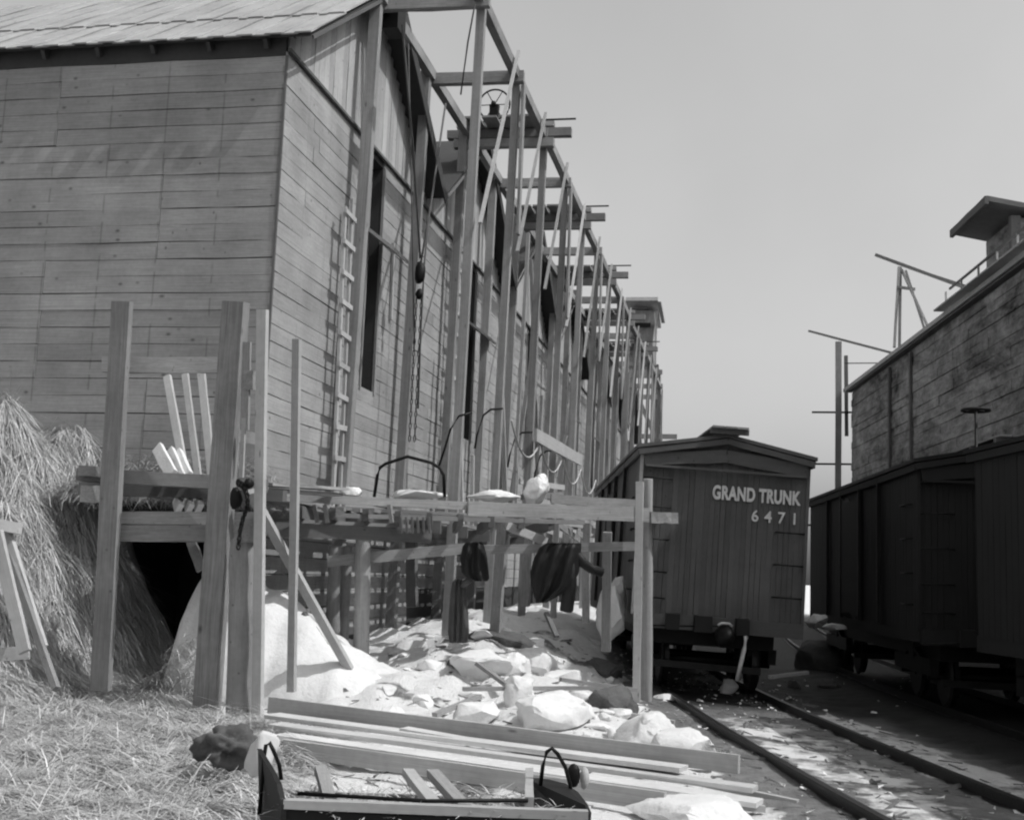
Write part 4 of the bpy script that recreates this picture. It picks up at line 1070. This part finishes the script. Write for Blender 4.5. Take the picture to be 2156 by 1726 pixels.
# ------------------------------------------------------------------ sawhorse at the left edge
sw = thing('sawhorse', 'pale wooden trestle leg frame standing in the straw at the left edge', 'sawhorse', at(40, 1390, 11.2))
beam('top_bar', sw, at(-60, 1096, 10.9), at(34, 1112, 11.4), .14, .1, M_PALE)
beam('leg', sw, at(12, 1115, 11.4), at(90, 1362, 11.0), .085, .05, M_PALE, BK); beam('leg', sw, at(-8, 1120, 11.0), at(52, 1372, 10.6), .11, .05, M_PALE, BK)
beam('leg', sw, at(-40, 1110, 11.2), at(-95, 1380, 11.4), .09, .05, M_PALE, BK); beam('leg', sw, at(2, 1120, 11.5), at(118, 1450, 10.4), .06, .05, M_POST, BK)
beam('brace', sw, at(-90, 1385, 11.0), at(62, 1372, 11.0), .04, .12, M_PALE)

# ------------------------------------------------------------------ straw: uncountable stuff
bs = NB('straw'); at2 = bs.node('ShaderNodeAttribute', attribute_name='tone')
bs.grey(bs.math('MULTIPLY', at2.outputs['Fac'], 1.)); M_STRAW = bs.fin(.8, .2)
vs, fs, tone = [], [], []
rr = random.Random(11)
def blade(p, L, w, yawb, lift, t):
    d = V((cos(yawb) * cos(lift), sin(yawb) * cos(lift), sin(lift))); s = V((-sin(yawb), cos(yawb), 0)) * w / 2
    sag = V((0, 0, -.22 * L))
    k0 = len(vs)
    for f_, ww in ((0, 1.), (.5, 1.), (1, .5)):
        c = p + d * L * f_ + sag * f_ * f_
        vs.append(c - s * ww); vs.append(c + s * ww); tone.extend((t, t))
    fs.append((k0, k0 + 1, k0 + 3, k0 + 2)); fs.append((k0 + 2, k0 + 3, k0 + 5, k0 + 4))
cnt = 0
while cnt < 85000:
    x = rr.uniform(-12.8, -1.8); y = 6.4 + 10.4 * rr.random() ** .95
    if x / y < -.80 or rr.random() > straw_mask(x, y): continue
    z = ground_z(x, y); n_ = fbm(x, y, .35, 31)
    steep = (ground_z(x, y + .15) - z) / .15; sx_ = (ground_z(x + .15, y) - z) / .15
    if abs(steep) + abs(sx_) > .45:      # on the bank: long stems hanging down the slope
        dnx, dny = -sx_, -steep; yw = atan2(dny, dnx) + rr.gauss(0, .7); sl_ = -sqrt(steep ** 2 + sx_ ** 2)
        lift = math.atan(sl_ * cos(yw - atan2(dny, dnx))) + rr.uniform(.0, .5)
        blade(V((x, y, z + rr.uniform(-.01, .10))), rr.uniform(.15, .75), rr.uniform(.004, .010), yw, lift, rr.uniform(.26, .66) * (1 + .4 * n_))
    else:
        if n_ < -.3 and rr.random() < .6: continue
        yw = 1.0 * fbm(x, y, .5, 17) + rr.uniform(-1.6, 1.6) + (.4 if rr.random() < .7 else 1.9)
        blade(V((x, y, z + rr.uniform(-.02, .07))), rr.uniform(.06, .42), rr.uniform(.003, .008), yw, rr.gauss(.12, .16) + (.5 if rr.random() < .05 else 0), rr.uniform(.22, .62) * (1 + .4 * n_))
    cnt += 1
for k in range(2600):   # straw slid over the left flank of the snow bank
    x = rr.uniform(-7.7, -6.9); y = rr.uniform(14.5, 15.6)
    blade(V((x, y, rr.uniform(0, .75) * sm(x, -7.8, -7.0))), rr.uniform(.08, .35), rr.uniform(.004, .009), rr.uniform(0, 6.3), rr.uniform(-.5, .5), rr.uniform(.2, .55))
for k in range(11000):   # straw heaped on the deck against the end wall
    x = rr.uniform(-9.6, -6.5); y = rr.uniform(15.3, 16.8)
    blade(V((x, y, 2.54 + .70 * rr.random() * sm(y, 15.1, 16.7) * sm(-x, 6.3, 7.2))), rr.uniform(.12, .45), rr.uniform(.004, .009), rr.uniform(0, 6.3), rr.uniform(-.4, .5), rr.uniform(.2, .55))
for k in range(1500):   # litter in the sled and under the planks
    f1, f2 = rr.random(), rr.random(); p = NL.lerp(NR, f1).lerp(FL.lerp(FR, f1), f2)
    blade(V((p.x, p.y, zt - .14 + .12 * rr.random())), rr.uniform(.06, .25), rr.uniform(.004, .010), rr.uniform(0, 6.3), rr.uniform(0, .6), rr.uniform(.25, .5))
sme = bpy.data.meshes.new('straw_litter'); sme.from_pydata([tuple(v) for v in vs], [], fs); sme.materials.append(M_STRAW)
fa = sme.attributes.new('tone', 'FLOAT', 'POINT'); fa.data.foreach_set('value', tone)
so = link(bpy.data.objects.new('straw_litter', sme)); tag(so, 'loose straw heaped and scattered over the left of the yard', 'straw', None, 'stuff')
